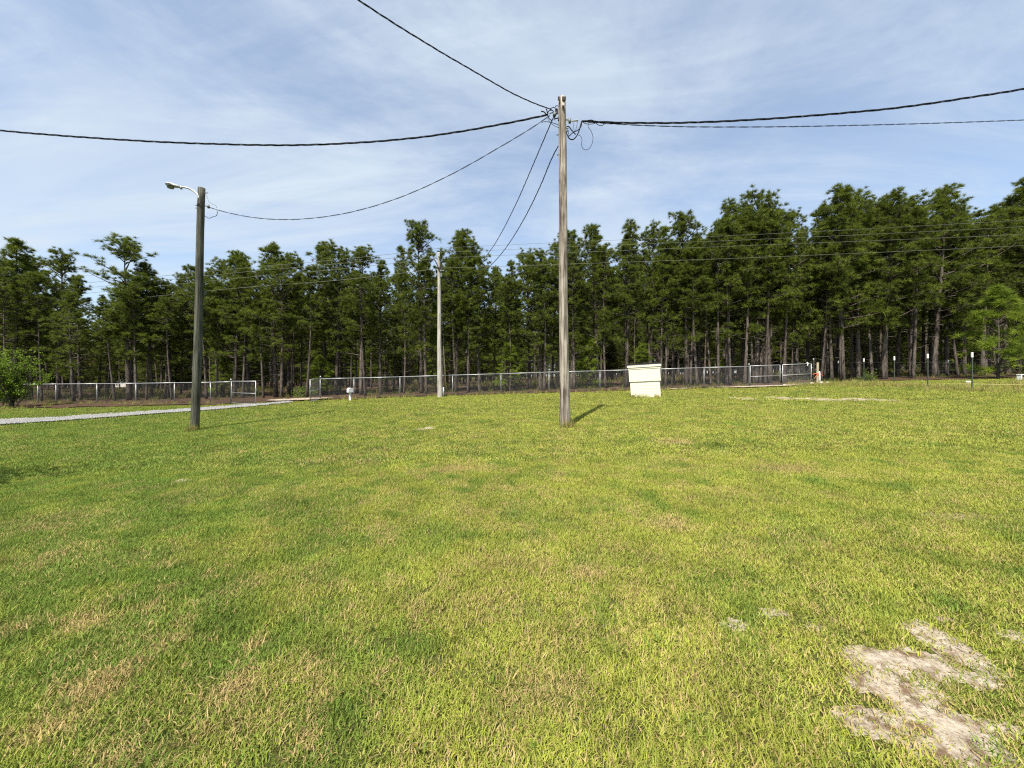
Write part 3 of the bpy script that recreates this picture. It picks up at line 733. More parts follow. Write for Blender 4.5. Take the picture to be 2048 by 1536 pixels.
# ------------------------------------------------------------------ pines
def needle_clump(r_, c, d, n_, ln, w, up=0.25):
    """a brush of needles round a twig end"""
    q = r_.normal(0, 1, (n_, 3)); q /= np.linalg.norm(q, axis=1, keepdims=True)
    q = q + np.asarray(d) * 0.75 + np.array([0, 0, up]); q /= np.linalg.norm(q, axis=1, keepdims=True)
    L_ = ln * r_.uniform(.65, 1.15, (n_, 1))
    s = np.cross(q, r_.normal(0, 1, (n_, 3))); s /= np.maximum(np.linalg.norm(s, axis=1, keepdims=True), 1e-6)
    st = c - np.asarray(d) * ln * .35 * r_.uniform(0, 1, (n_, 1))
    v = np.stack([st + q * L_ * .12 - s * w / 2, st + q * L_ * .12 + s * w / 2, st + q * L_ + np.array([0, 0, -.12 * ln])], 1).reshape(-1, 3)
    return v
def pine(seed, H, base, Rm, shape='cone', n_cl=46, ln=.26, w=.023, dens=1.0, trunk_r=.15, bare_from=.12, bend=.15, rise=.10):
    """trunk with limbs, and a crown of needle brushes; height H, crown from base*H up, widest half-width Rm"""
    r_ = np.random.default_rng(seed)
    tb = MB()
    m = 14
    hs = np.linspace(-.25, H * .985, m)
    ph = r_.uniform(0, 6.28); ph2 = r_.uniform(0, 6.28)
    cx = bend * np.sin(hs / H * 2.6 + ph) - bend * math.sin(ph); cy = bend * np.sin(hs / H * 2.1 + ph2) - bend * math.sin(ph2)
    tr_ = trunk_r * (1 - .93 * np.clip(hs / H, 0, 1) ** 1.15); tr_ *= .82; tr_[0] *= 1.2; tr_[1] *= 1.03
    tb.tube(np.stack([cx, cy, hs], -1), np.maximum(tr_, .012), 9)
    def axis_at(h):
        return np.array([np.interp(h, hs, cx), np.interp(h, hs, cy), h])
    # dead stubs on the clear trunk
    h = H * bare_from
    while h < H * (base + .12):
        a = r_.uniform(0, 6.28); L_ = r_.uniform(.15, .9); p = axis_at(h); up = r_.uniform(-.1, .45)
        q = p + L_ * np.array([math.cos(a), math.sin(a), up])
        tb.tube([p, (p + q) / 2 + np.array([0, 0, -.04 * L_]), q], [.022, .015, .006], 4, False)
        h += r_.uniform(.25, .8)
    V = []; S = []
    h = H * base; hb = h
    lows = sorted(H * r_.uniform(max(.2, base - .24), base, 4)) if base > .3 else []     # a few lone low limbs
    while h < H * .985:
        if lows:
            h_next = h; h = lows.pop(0); t = .12; lone = True
        else:
            lone = False
            t = (h - hb) / (H - hb)
        if shape == 'cone': prof = (1 - t) ** .8 * min(1, .62 + 1.6 * t)
        elif shape == 'dome': prof = math.sqrt(max(1 - (t * .97) ** 2.6, 0)) * min(1, .5 + 1.1 * t)
        elif shape == 'spire': prof = .75 * (1 - t) ** .6 * min(1, .5 + 2 * t)
        else: prof = (1 - t) ** .45 * min(1, .35 + 1.1 * t)          # high open top
        nb = 1 if lone else (int(r_.integers(3, 6)) if t < .85 else 3)
        if lone: prof = .8
        a0 = r_.uniform(0, 6.28)
        for b in range(nb):
            if r_.uniform() < .14: continue
            a = a0 + b * 6.283 / nb + r_.uniform(-.5, .5)
            L_ = Rm * prof * r_.uniform(.55, 1.18) + .16
            el = rise + (.95 - rise) * t + r_.uniform(-.18, .2)
            d = np.array([math.cos(a) * math.cos(el), math.sin(a) * math.cos(el), math.sin(el)])
            p0 = axis_at(h + r_.uniform(-.1, .1))
            sag = r_.uniform(-.10, .16) * L_
            tt = np.linspace(0, 1, 5)[:, None]
            side = np.array([-d[1], d[0], 0]) * r_.uniform(-.15, .15) * L_
            pts = p0 + d * L_ * tt + np.array([0, 0, 1]) * sag * tt ** 2 + side * tt ** 2
            rb = np.interp(np.linspace(0, 1, 5), [0, 1], [.016 + .016 * L_, .007])
            tb.tube(pts, rb, 4, False)
            nt_ = max(3, int(round((3.0 + 6.0 * L_) * dens)))
            for q in range(nt_):
                f = 1.0 if q == 0 else r_.uniform(.45, 1.02)
                c = p0 + d * L_ * f + np.array([0, 0, 1]) * sag * f * f + side * f * f
                if q:
                    off = r_.normal(0, 1, 3) * np.array([1, 1, .85]); off = off / np.linalg.norm(off) * r_.uniform(.12, .40) * (.6 + .4 * L_)
                    off[2] = abs(off[2]) * 1.15 if r_.uniform() < .8 else off[2]
                    e = c + off
                    tb.tube([c, e], [.006, .004], 3, False)
                    dd = off / np.linalg.norm(off) * .6 + d * .5 + np.array([0, 0, .25])
                else:
                    e = c; dd = d + np.array([0, 0, .3])
                dd = dd / np.linalg.norm(dd)
                n_ = int(n_cl * r_.uniform(.75, 1.25))
                V.append(needle_clump(r_, e, dd, n_, ln * r_.uniform(.8, 1.2), w))
                S.append(np.repeat(np.clip(r_.normal(.42, .28, 1), 0, 1), n_ * 3) + np.repeat(r_.uniform(-.15, .15, n_), 3))
        if lone:
            h = h_next; continue
        h += r_.uniform(.32, .56) * (1 if t < .7 else .65)
    for k in range(5):
        e = axis_at(H * .985) + np.array([r_.normal(0, .05), r_.normal(0, .05), -.10 * k + .05])
        V.append(needle_clump(r_, e, (0, 0, 1), n_cl, ln, w)); S.append(np.full(n_cl * 3, .5))
    V = np.concatenate(V); S = np.clip(np.concatenate(S), 0, 1)
    k = H / V[:, 2].max()
    V[:, 2] *= k; tb.v = [(a, b, c * k) for a, b, c in tb.v]
    return tb, V, S
def pine_meshes(seed, mat, **kw):
    tb, V, S = pine(seed, **kw)
    tm = mesh_from('pine_trunk', tb.v, tb.f, M['bark'], True)
    cmesh = mesh_from('pine_crown', V, np.arange(len(V)).reshape(-1, 3), mat, False, {'shade': S})
    return tm, cmesh
HP = 12.0
KINDS = {
    'cone': [pine_meshes(11, M['needles'], H=HP, base=.33, Rm=2.2, shape='cone'), pine_meshes(12, M['needles'], H=HP, base=.27, Rm=2.45, shape='cone', bend=.22),
             pine_meshes(13, M['needles'], H=HP, base=.40, Rm=2.1, shape='cone', dens=.85)],
    'dome': [pine_meshes(21, M['needles'], H=HP, base=.36, Rm=2.05, shape='dome', trunk_r=.17), pine_meshes(22, M['needles'], H=HP, base=.30, Rm=2.3, shape='dome', trunk_r=.18, bend=.25),
             pine_meshes(23, M['needles'], H=HP, base=.44, Rm=2.0, shape='dome', dens=.9)],
    'open': [pine_meshes(31, M['needles'], H=HP, base=.42, Rm=2.1, shape='open', dens=.85), pine_meshes(32, M['needles'], H=HP, base=.34, Rm=2.3, shape='open', dens=.85, trunk_r=.17, bend=.25)],
    'spire': [pine_meshes(41, M['needles'], H=HP, base=.32, Rm=1.3, shape='spire', dens=.9, trunk_r=.10)],
    'low': [pine_meshes(51, M['needles'], H=HP, base=.17, Rm=2.5, shape='cone', bend=.2), pine_meshes(52, M['needles'], H=HP, base=.22, Rm=2.4, shape='dome', trunk_r=.19, bend=.3)],
    'lean': [pine_meshes(61, M['needles'], H=HP, base=.58, Rm=1.6, shape='dome', dens=.85, trunk_r=.13, bend=.12), pine_meshes(62, M['needles'], H=HP, base=.64, Rm=1.5, shape='open', trunk_r=.11, bend=.3),
             pine_meshes(63, M['needles'], H=HP, base=.54, Rm=1.7, shape='cone', trunk_r=.14, bend=.2), pine_meshes(64, M['needles'], H=HP, base=.68, Rm=1.5, shape='dome', trunk_r=.12, bend=.25)],
}
trees = []
def add_pine(name, x, y, H, kind, var, wide=1.0, rz=None, thick=1.0, lean=(0, 0), g=None):
    tm, cme = KINDS[kind][var % len(KINDS[kind])]
    r_ = empty(name, (x, y, (G(x, y) if g is None else g) + .02), 0)
    s = H / HP
    r_.rotation_euler = (lean[0], lean[1], random.uniform(0, 6.28) if rz is None else rz)
    w = (0.45 + .55 * s) * wide
    t = link('trunk', tm, r_); t.scale = (w * thick, w * thick, s)
    c = link('crown', cme, r_); c.scale = (w, w, s)
    rz_ = random.uniform(0, 6.28); t.rotation_euler[2] = rz_; c.rotation_euler[2] = rz_
    if thick != 1.0:       # limbs belong to the trunk mesh: keep both at one width
        c.scale = (w * (1 + (thick - 1) * .6), w * (1 + (thick - 1) * .6), s)
    return r_
random.seed(5)
# skyline pines: column of the tip, row of the tip, distance, crown kind, width
SKY = [(26, 473, 26.5, 'cone', 1.15), (-28, 500, 27, 'dome', 1.0), (62, 505, 28, 'dome', .9), (116, 494, 27.5, 'open', .95), (162, 547, 26.5, 'low', .9), (197, 585, 29, 'cone', .8),
       (258, 469, 25.8, 'open', 1.25), (303, 521, 26.8, 'cone', .95), (338, 556, 27, 'dome', .8), (362, 557, 29, 'spire', .9), (388, 528, 27, 'dome', .8), (410, 530, 28, 'cone', .9),
       (446, 514, 27.2, 'open', .9), (468, 493, 26, 'cone', 1.1), (497, 507, 27.5, 'cone', .9), (552, 483, 25.6, 'cone', 1.2), (578, 497, 28, 'open', .9), (602, 512, 29, 'spire', .9),
       (646, 474, 26.8, 'open', 1.05), (671, 485, 26.2, 'dome', .95), (722, 484, 26, 'open', 1.1), (760, 516, 27.5, 'cone', .9), (806, 487, 27.8, 'spire', 1.0), (843, 433, 25.6, 'open', 1.0),
       (881, 500, 28, 'spire', .8), (911, 452, 26.2, 'cone', 1.05), (937, 474, 26, 'dome', .95), (960, 500, 25.6, 'low', .95), (987, 527, 27.5, 'cone', .7), (1018, 516, 25.5, 'spire', .9),
       (1060, 497, 27, 'dome', .9), (1082, 488, 25.2, 'low', 1.0), (1104, 480, 27, 'spire', 1.0), (1143, 455, 26, 'open', .95), (1197, 446, 25.8, 'cone', 1.0), (1252, 431, 25.6, 'cone', 1.05),
       (1300, 442, 26.2, 'open', .95), (1322, 452, 25.0, 'spire', 1.0), (1348, 470, 27, 'cone', .8), (1373, 414, 25.6, 'open', 1.0), (1398, 460, 27, 'dome', .85), (1453, 388, 25.2, 'cone', 1.1),
       (1487, 405, 27, 'cone', .9), (1511, 373, 25.6, 'dome', 1.05), (1540, 398, 25.0, 'open', 1.0), (1570, 418, 25.6, 'dome', .85), (1592, 452, 27, 'cone', .7), (1616, 466, 28, 'cone', .7),
       (1652, 402, 25.8, 'cone', 1.0), (1685, 371, 25.0, 'cone', 1.1), (1716, 373, 25.4, 'open', 1.0), (1742, 395, 26.5, 'dome', .9), (1767, 381, 25.0, 'cone', 1.0), (1795, 402, 27, 'cone', .9),
       (1822, 382, 24.8, 'open', 1.05), (1868, 369, 25.4, 'cone', 1.1), (1893, 394, 26.2, 'dome', .95), (1930, 411, 25.6, 'cone', .9), (1968, 412, 26, 'dome', .95), (2016, 386, 25.5, 'open', 1.05),
       (2052, 352, 25.2, 'cone', 1.15), (2110, 370, 25.8, 'dome', 1.1), (-80, 505, 27, 'cone', 1.0)]
front = []
for i, (px, py, Y, kind, wd_) in enumerate(SKY):
    x = bx(px, Y); H = hz(py, Y) - G(x, Y)
    r_ = add_pine('pine_tree', x, Y, H, kind, i, wd_)
    front.append((px, Y, H, kind, r_))
# clear trunks that show below the crowns: column at the foot, distance, thickness, lean
TRK = [(8, 25.5, 1, 0), (84, 26, 1, 0), (148, 25.0, 1.35, 0), (230, 25.2, 1.2, .03), (273, 25.3, 1, 0), (293, 26, .9, 0), (330, 26.5, .9, .02), (344, 25.6, .9, 0), (413, 25.4, 1.15, .02),
       (432, 26, .9, 0), (485, 25.8, .9, 0), (527, 25.6, 1, 0), (563, 25.0, 1.5, 0), (583, 25.6, 1, 0), (613, 25.0, 1.1, -.02), (731, 24.6, 1.15, .035), (762, 25.6, 1, 0), (808, 26, 1, 0),
       (853, 24.6, 1.2, .03), (913, 25.5, 1.1, 0), (936, 24.8, 1.2, 0), (1020, 25.1, .8, 0), (1088, 24.7, 1.45, .025), (1113, 26, 1, 0), (1148, 25.2, 1.15, 0), (1211, 25, 1, 0), (1256, 25.8, 1, 0),
       (1331, 25.0, 1.1, .025), (1344, 25.8, .9, 0), (1381, 25.2, 1.1, 0), (1395, 24.7, 1.4, .02), (1422, 25.6, .9, .02), (1437, 25.3, 1, .03), (1461, 24.7, 1.4, 0), (1489, 25.0, 1.1, 0),
       (1508, 25.6, 1, 0), (1521, 26.2, 1, 0), (1530, 24.8, 1.2, -.01), (1566, 24.8, 1.0, -.01), (1642, 25.2, 1, 0), (1664, 25.0, 1.15, .05), (1688, 24.8, 1.5, -.02), (1704, 26, 1, 0), (1745, 25.2, 1.1, 0),
       (1771, 25.0, 1.3, 0), (1826, 24.6, 1.5, 0), (1876, 25.8, 1, 0), (1916, 25.4, 1.1, .02), (1964, 25.0, 1.5, 0), (2036, 26, 1.1, 0)]
sk = sorted((a, b) for a, b, *_ in SKY)
skx = np.array([a for a, _ in sk]); sky_y = np.array([b for _, b in sk])
def sky_row(px):
    """lowest row of the skyline near a column"""
    return float(max(np.interp([px - 22, px, px + 22], skx, sky_y)))
for i, (px, Y, th, ln_) in enumerate(TRK):
    x = bx(px, Y); H = (hz(sky_row(px) + 14 + 26 * random.random(), Y) - G(x, Y))
    r_ = add_pine('pine_tree', x, Y, H, 'lean', i, .95, thick=.62 + .32 * th, lean=(0, -ln_))
    r_.rotation_euler[2] = 0
    front.append((px, Y, H, 'lean', r_))

MARKS = [(-200, 'left edge'), (45, 'leafy bush'), (392, 'streetlight pole'), (487, 'open gate'), (700, 'white mailbox'), (880, 'pale far pole'),
         (1126, 'tall weathered pole'), (1291, 'cream shed'), (1560, 'closed double gate'), (1789, 'third white tipped post'), (1995, 'bushy young pine')]
ORD = ['first', 'second', 'third', 'fourth', 'fifth', 'sixth', 'seventh', 'eighth', 'ninth', 'tenth', 'eleventh', 'twelfth', 'thirteenth', 'fourteenth', 'fifteenth', 'sixteenth']
SHAPE = {'cone': 'pointed pine', 'dome': 'round topped pine', 'open': 'open crowned pine', 'spire': 'narrow pine', 'low': 'low branched pine', 'lean': 'bare trunked pine'}
front.sort(key=lambda a: a[0])
cnt = {}
for px, Y, H, kind, r_ in front:
    mk = [m_ for m_ in MARKS if m_[0] <= px]
    nm = (mk[-1] if mk else MARKS[0])[1]
    key = (nm, kind)
    cnt[key] = cnt.get(key, 0) + 1
    tag(r_, '%s %s to the right of the %s, forest front row' % (ORD[cnt[key] - 1], SHAPE[kind], nm), 'tree', 'pines along the front of the forest')

# rows of pines behind the front
random.seed(21)
rear = []
tries = 0
while len(rear) < 175 and tries < 20000:
    tries += 1
    Y = 27.5 + 22 * random.random() ** 1.25
    px = random.uniform(-120, 2170); x = bx(px, Y)
    if any((x - a) ** 2 + (Y - b) ** 2 < 2.1 for a, b in rear): continue
    if abs(x - bx(566, Y)) < 1.4 and Y < 40 and False: continue
    top = sky_row(px) + random.uniform(20, 125)
    H = hz(top, Y) - G(x, Y)
    rear.append((x, Y))
    kd = random.choice(['lean', 'lean', 'lean', 'lean', 'lean', 'dome', 'open'])
    r_ = add_pine('pine_tree', x, Y, H, kd, random.randint(0, 5), random.uniform(.75, 1.0))
    nm = [m_ for m_ in MARKS if m_[0] <= px or m_[0] < 0][-1]; nx_ = [m_ for m_ in MARKS if m_[0] > nm[0]][:1]
    tag(r_, ('shaded rear pine between %s and %s' % (nm[1], nx_[0][1])) if nx_ else 'shaded rear pine right of the bushy young pine', 'tree', 'shaded rear pines right of the ' + nm[1])
# the wood goes on beyond, too deep to tell the trees apart
wc = proto_coll('far_pine', [mesh_from('far_pine', np.concatenate([np.array([v.co[:] for v in c.vertices], np.float32)]),
                np.arange(len(c.vertices)).reshape(-1, 3), M['needles'], False, {'shade': np.full(len(c.vertices), .4)}) for c in (KINDS['cone'][0][1], KINDS['low'][0][1], KINDS['dome'][1][1])]
                + [KINDS['lean'][0][0], KINDS['cone'][1][0], KINDS['dome'][0][0]])
fx, fy, fi, fs, fr = [], [], [], [], []
n_far = 0
while n_far < 950:
    Y = random.uniform(44, 150); px = random.uniform(-250, 2300); x = bx(px, Y)
    H = max(4.0, hz(sky_row(min(max(px, -60), 2100)) + random.uniform(70, 190), Y) - G(x, Y)); H = min(H, 23)
    k = random.randint(0, 2); rz = random.uniform(0, 6.28)
    for j in (k, k + 3):
        fx.append(x); fy.append(Y); fi.append(j); fs.append((1.05, 1.05, H / HP)); fr.append((0, 0, rz))
    if random.random() < .8:       # undergrowth
        for j in (1, 4):
            fx.append(x + random.uniform(-2, 2)); fy.append(Y + random.uniform(-2, 2)); fi.append(j); s_ = random.uniform(.25, .5); fs.append((s_ * 2.0, s_ * 2.0, s_)); fr.append((0, 0, rz))
    n_far += 1
fx = np.array(fx); fy = np.array(fy)
fw = scatter('distant_woodland', np.stack([fx, fy, zg(fx, fy)], -1), fi, fr, fs, wc)
tag(fw, 'dense dark pine wood closing off the view deep behind the trunks', 'woodland', kind='stuff')

# ------------------------------------------------------------------ young pines and the leafy bush
ym = [pine_meshes(71, M['young_needles'], H=5.4, base=.06, Rm=1.9, shape='cone', n_cl=64, ln=.36, w=.022, dens=.55, trunk_r=.075, bare_from=.03, bend=.08, rise=.62),
      pine_meshes(72, M['young_needles'], H=5.4, base=.10, Rm=1.7, shape='cone', n_cl=48, ln=.30, w=.022, dens=.7, trunk_r=.06, bare_from=.03, bend=.12, rise=.4)]
def young(px, Y, H, var, label, wide=1.0):
    x = bx(px, Y)
    r_ = empty('young_pine', (x, Y, G(x, Y) + .02), random.uniform(0, 6.28))
    s = H / 5.4
    for nm, me in zip(('trunk', 'crown'), ym[var]):
        c = link(nm, me, r_); c.scale = (s * wide, s * wide, s)
    tag(r_, label, 'young tree', 'young pines')
    return r_
young(1996, 21.8, 5.5, 0, 'bushy bright green young pine standing at the right edge before the forest', 1.05)
young(2085, 22.5, 3.6, 1, 'smaller young pine just cut by the right edge of the view', 1.1)
young(1290, 25.6, 3.0, 1, 'small young pine rising just behind the cream pump shed', 1.35)
young(1012, 25.2, 3.4, 1, 'small young pine behind the fence midway between the two tall bare poles', 1.3)
young(640, 26.2, 2.9, 0, 'small young pine behind the right leaf of the open gate', 1.3)
young(870, 26.4, 4.6, 1, 'thin young pine close behind the pale far utility pole', .6)
young(1180, 26, 3.8, 0, 'small young pine behind the fence just right of the tall weathered pole', 1.0)
young(440, 27, 3.4, 1, 'small young pine behind the fence between streetlight pole and open gate', 1.2)
young(1500, 27.5, 3.6, 1, 'small shaded young pine behind the left post of the closed double gate', 1.0)
young(1905, 26.5, 4.2, 0, 'shaded young pine behind the white tipped posts', 1.0)

def leafy(seed, n_st, H, Rm, n_leaf, ls):
    r_ = np.random.default_rng(seed)
    tb = MB(); V = []; S = []
    tips = []
    for s_ in range(n_st):
        a = r_.uniform(0, 6.28); sp = r_.uniform(.1, .9) * Rm; hh = H * r_.uniform(.55, 1.0) * (1 - .45 * (sp / Rm) ** 2)
        p = [np.array([r_.normal(0, .12), r_.normal(0, .12), -.1])]
        e = np.array([math.cos(a) * sp, math.sin(a) * sp, hh])
        for t in (.35, .7, 1.0):
            p.append(p[0] * (1 - t) + e * t + np.array([r_.normal(0, .08), r_.normal(0, .08), .25 * math.sin(math.pi * t) * H * .2]))
        tb.tube(p, [.035, .025, .015, .006], 5, False)
        for q in range(9):
            f = r_.uniform(.15, 1.0); k = min(int(f * 3), 2)
            c = p[k] * (1 - (f * 3 - k)) + p[k + 1] * (f * 3 - k)
            d = r_.normal(0, 1, 3); d[2] *= .5; d = d / np.linalg.norm(d) * r_.uniform(.25, .85)
            tb.tube([c, c + d], [.009, .004], 3, False)
            tips.append((c, c + d))
    for i in range(n_leaf):
        a, b = tips[r_.integers(len(tips))]
        f = r_.uniform(.2, 1.1); c = a + (b - a) * f + r_.normal(0, .08, 3)
        c[2] = max(c[2], .05)
        d = r_.normal(0, 1, 3) + np.array([0, 0, -.2]); d /= np.linalg.norm(d)
        s = np.cross(d, r_.normal(0, 1, 3)); s /= np.linalg.norm(s)
        L_ = ls * r_.uniform(.6, 1.3); w = L_ * .42
        V += [c, c + d * L_ * .5 + s * w, c + d * L_, c + d * L_ * .5 - s * w]
        S += [np.clip(r_.normal(.5, .25), 0, 1)] * 4
    return tb, np.array(V), S
def bush(name, seed, x, y, H, Rm, n_st, n_leaf, ls, label):
    tb, V, S = leafy(seed, n_st, H, Rm, n_leaf, ls)
    r_ = empty(name, (x, y, G(x, y)))
    tb.build('stem', M['bark'], r_, True)
    link('foliage', mesh_from('foliage', V, np.arange(len(V)).reshape(-1, 4), M['leaves'], False, {'shade': S}), r_)
    tag(r_, label, 'bush')
bush('leafy_bush', 5, bx(22, 21.6), 21.6, 4.0, 1.45, 20, 6500, .085, 'bright green leafy bush at the left edge beside the end of the fence')
bush('small_tree', 12, -9.75, 4.55, 4.3, 1.5, 26, 5000, .12, 'leafy small tree just outside the left edge, only its shadow showing on the lawn')
bush('leafy_bush', 6, bx(-75, 21.0), 21.0, 3.0, 1.8, 24, 8000, .11, 'darker leafy bush cut by the left edge of the view')
bush('leafy_bush', 8, bx(1738, 23.7), 23.7, .55, .4, 8, 500, .07, 'little low leafy shrub at the foot of the trees behind the white tipped posts')
bush('leafy_bush', 9, bx(605, 25.5), 25.5, .8, .5, 8, 700, .07, 'small low shrub in the forest behind the gap of the open gate')

# ------------------------------------------------------------------ chain link fence and gates
FH = 1.24
def chain_mesh(a, b, h0, h1, name, parent, step=.068, r_=.0020):
    """woven wire between two feet a and b (x, y, ground z), from h0 to h1 above the ground"""
    a = np.array(a, float); b = np.array(b, float)
    L_ = math.hypot(b[0] - a[0], b[1] - a[1]); H = h1 - h0
    mb = MB(); u = (b - a) / L_
    nrm = np.array([-u[1], u[0], 0]) / math.hypot(u[0], u[1])
    for sgn in (1, -1):
        s = -H
        while s < L_ + H:
            s0, s1 = (s, s + H) if sgn > 0 else (s + H, s)
            z0, z1 = h0, h1
            # clip to the bay
            pts = []
            for (ss_, zz_) in ((s0, z0), (s1, z1)): pts.append([ss_, zz_])
            (p, q) = pts
            def clip(p, q):
                if p[0] < 0: t = (0 - p[0]) / (q[0] - p[0]); p = [0, p[1] + t * (q[1] - p[1])]
                elif p[0] > L_: t = (L_ - p[0]) / (q[0] - p[0]); p = [L_, p[1] + t * (q[1] - p[1])]
                return p
            if (p[0] < 0 and q[0] < 0) or (p[0] > L_ and q[0] > L_) or p[0] == q[0]:
                s += step; continue
            p2, q2 = clip(p, q), clip(q, p)
            if abs(p2[0] - q2[0]) > .01:
                A = a + u * p2[0] + np.array([0, 0, p2[1]]) + nrm * .003 * sgn
                B = a + u * q2[0] + np.array([0, 0, q2[1]]) + nrm * .003 * sgn
                mb.tube([A, B], r_, 3, False)
            s += step
    return mb.build(name, M['wire_mesh'], parent)
def post(parent, x, y, h, r_, mat='galv', name='post', cap=True, sink=.3):
    g = G(x, y)
    mb = MB()
    pts = [(x, y, g - sink), (x, y, g + h)]
    rr = [r_, r_]
    if cap:
        pts += [(x, y, g + h + .004), (x, y, g + h + .02), (x, y, g + h + .05), (x, y, g + h + .07)]
        rr += [r_ * 1.18, r_ * 1.18, r_ * .9, r_ * .25]
    mb.tube(pts, rr, 10)
    return mb.build(name, M[mat], parent, True)
def fence(name, feet, label, thick_ends=(True, True), mat='galv'):
    r_ = empty(name, (0, 0, 0))
    gz = [G(x, y) + random.uniform(-.018, .012) for x, y in feet]
    for i, (x, y) in enumerate(feet):
        end = (i == 0 and thick_ends[0]) or (i == len(feet) - 1 and thick_ends[1])
        post(r_, x, y, FH + (.10 if end else -.01), .038 if end else .027, 'galv_bright' if end else mat, 'end_post' if end else 'post', end)
    # top rail, one length of pipe per bay; bottom tension wire
    for i in range(len(feet) - 1):
        (x0, y0), (x1, y1) = feet[i], feet[i + 1]
        mb = MB(); mb.tube([(x0, y0 - .002, gz[i] + FH), (x1, y1 - .002, gz[i + 1] + FH)], .022, 8)
        mb.build('top_rail', M['galv_bright'], r_, True)
        chain_mesh((x0, y0 - .035, gz[i]), (x1, y1 - .035, gz[i + 1]), .03, FH - .01, 'chain_link_panel', r_)
        if i > 0 or not thick_ends[0]:
            mb = MB()
            mb.tube([(x0, y0, gz[i] + FH - .035), (x0, y0, gz[i] + FH + .03)], .032, 8)
            mb.build('rail_clamp', M['galv'], r_, True)
    tag(r_, label, 'fence')
    return r_
def along(px_list, Yf):
    out = []
    for p in px_list:
        Y = 23.0
        for _ in range(30):
            Y = float(Yf(bx(p, Y)))
        out.append((bx(p, Y), Y))
    return out
HL = (bx(462, 21.5), 21.5); HR = (bx(641, 22.9), 22.9)
lf = along([0, 38, 76, 112, 194, 272, 349, 421], lambda x: np.interp(x, [-60, -32, -15.7], [29, 25.2, 21.5])) + [HL]
fence('chain_link_fence', lf, 'galvanised chain link fence running left from the open gate past the leafy bush', (False, True))
rf = [HR] + [(bx(p, 22.95), 22.95) for p in (708, 800, 905, 1002, 1098, 1200, 1304, 1408)] + [(bx(1498, 23.0), 23.0)]
fence('chain_link_fence', rf, 'long galvanised chain link fence behind the pale far pole and the cream shed')

def gate(name, hinge, tip, label, h0=.06, h1=FH + .02, latch=True):
    r_ = empty(name, (0, 0, 0))
    g0, g1 = G(*hinge), G(*tip)
    a = np.array([hinge[0], hinge[1], g0]); b = np.array([tip[0], tip[1], g1])
    u = (b - a) / np.linalg.norm(b - a)
    a2 = a + u * .07; b2 = b - u * .03
    def bar(p, q, nm, rad=.021):
        mb = MB(); mb.tube([p, q], rad, 8); mb.build(nm, M['galv_bright'], r_, True)
    up = np.array([0, 0, 1.0])
    bar(a2 + up * h0, a2 + up * h1, 'upright'); bar(b2 + up * h0, b2 + up * h1, 'upright')
    bar(a2 + up * h1, b2 + up * h1, 'top_bar'); bar(a2 + up * h0, b2 + up * h0, 'bottom_bar', .019)
    bar(a2 + up * (h0 + (h1 - h0) * .47), b2 + up * (h0 + (h1 - h0) * .47), 'middle_bar', .019)
    nrm = np.array([-u[1], u[0], 0]) * .02
    chain_mesh(a2 - nrm, b2 - nrm, h0 + .01, h1 - .01, 'chain_link_panel', r_)
    for z in (.28, 1.02):
        mb = MB(); mb.tube([a + up * z - u * .02, a2 + up * z], .026, 6); mb.build('hinge', M['galv'], r_)
    if latch:
        mb = MB(); mb.box(tuple(b2 + up * (h0 + (h1 - h0) * .62) + u * .03), (.09, .05, .12), math.atan2(u[1], u[0]), .01); mb.build('latch', M['galv'], r_)
    tag(r_, label, 'gate', 'chain link gate leaves')
    return r_
gate('gate_leaf', HL, (bx(512, 20.0), 20.0), 'open chain link gate leaf swung out beside the gravel drive')
gate('gate_leaf', HR, (bx(620, 20.6), 20.6), 'open gate leaf seen nearly edge on left of the white mailbox')
GL = (bx(1498, 23.0), 23.0); GM = (bx(1561, 23.1), 23.1); GR = (bx(1626, 23.6), 23.6)
gate('gate_leaf', GL, GM, 'left leaf of the closed double gate right of the cream shed')
gate('gate_leaf', (GR[0] - .05, GR[1]), (GM[0] + .1, GM[1]), 'right leaf of the closed double gate beside the orange tape', latch=False)
r_ = empty('gate_post', (GR[0], GR[1], G(*GR)))
p_ = post(None, GR[0] + .03, GR[1], 1.5, .04, 'galv_bright', 'post_pipe', True)
p_.parent = r_; p_.matrix_parent_inverse.identity(); p_.location = (-GR[0], -GR[1], -G(*GR))
tag(r_, 'tall galvanised gate post at the right end of the closed double gate', 'post')
# lamp-like latch fitting hung on the gate's top bar
gx, gy = bx(1612, 23.5), 23.42
r_ = empty('gate_chain', (gx, gy, G(gx, gy)))
mb = MB(); mb.tube([(0, 0, FH + .12), (.03, -.03, FH + .05), (.02, -.03, FH - .05), (-.02, -.03, FH - .10)], [.03, .035, .03, .025], 6); mb.build('padlock_cover', M['white_paint'], r_, True)
mb = MB(); mb.tube([(-.10, -.02, FH + .04), (0, -.03, FH + .075), (.12, -.02, FH + .05)], [.018, .022, .018], 6); mb.build('chain_loop', M['galv_bright'], r_, True)
tag(r_, 'white wrapped chain hanging on the top bar of the right gate leaf', 'chain')

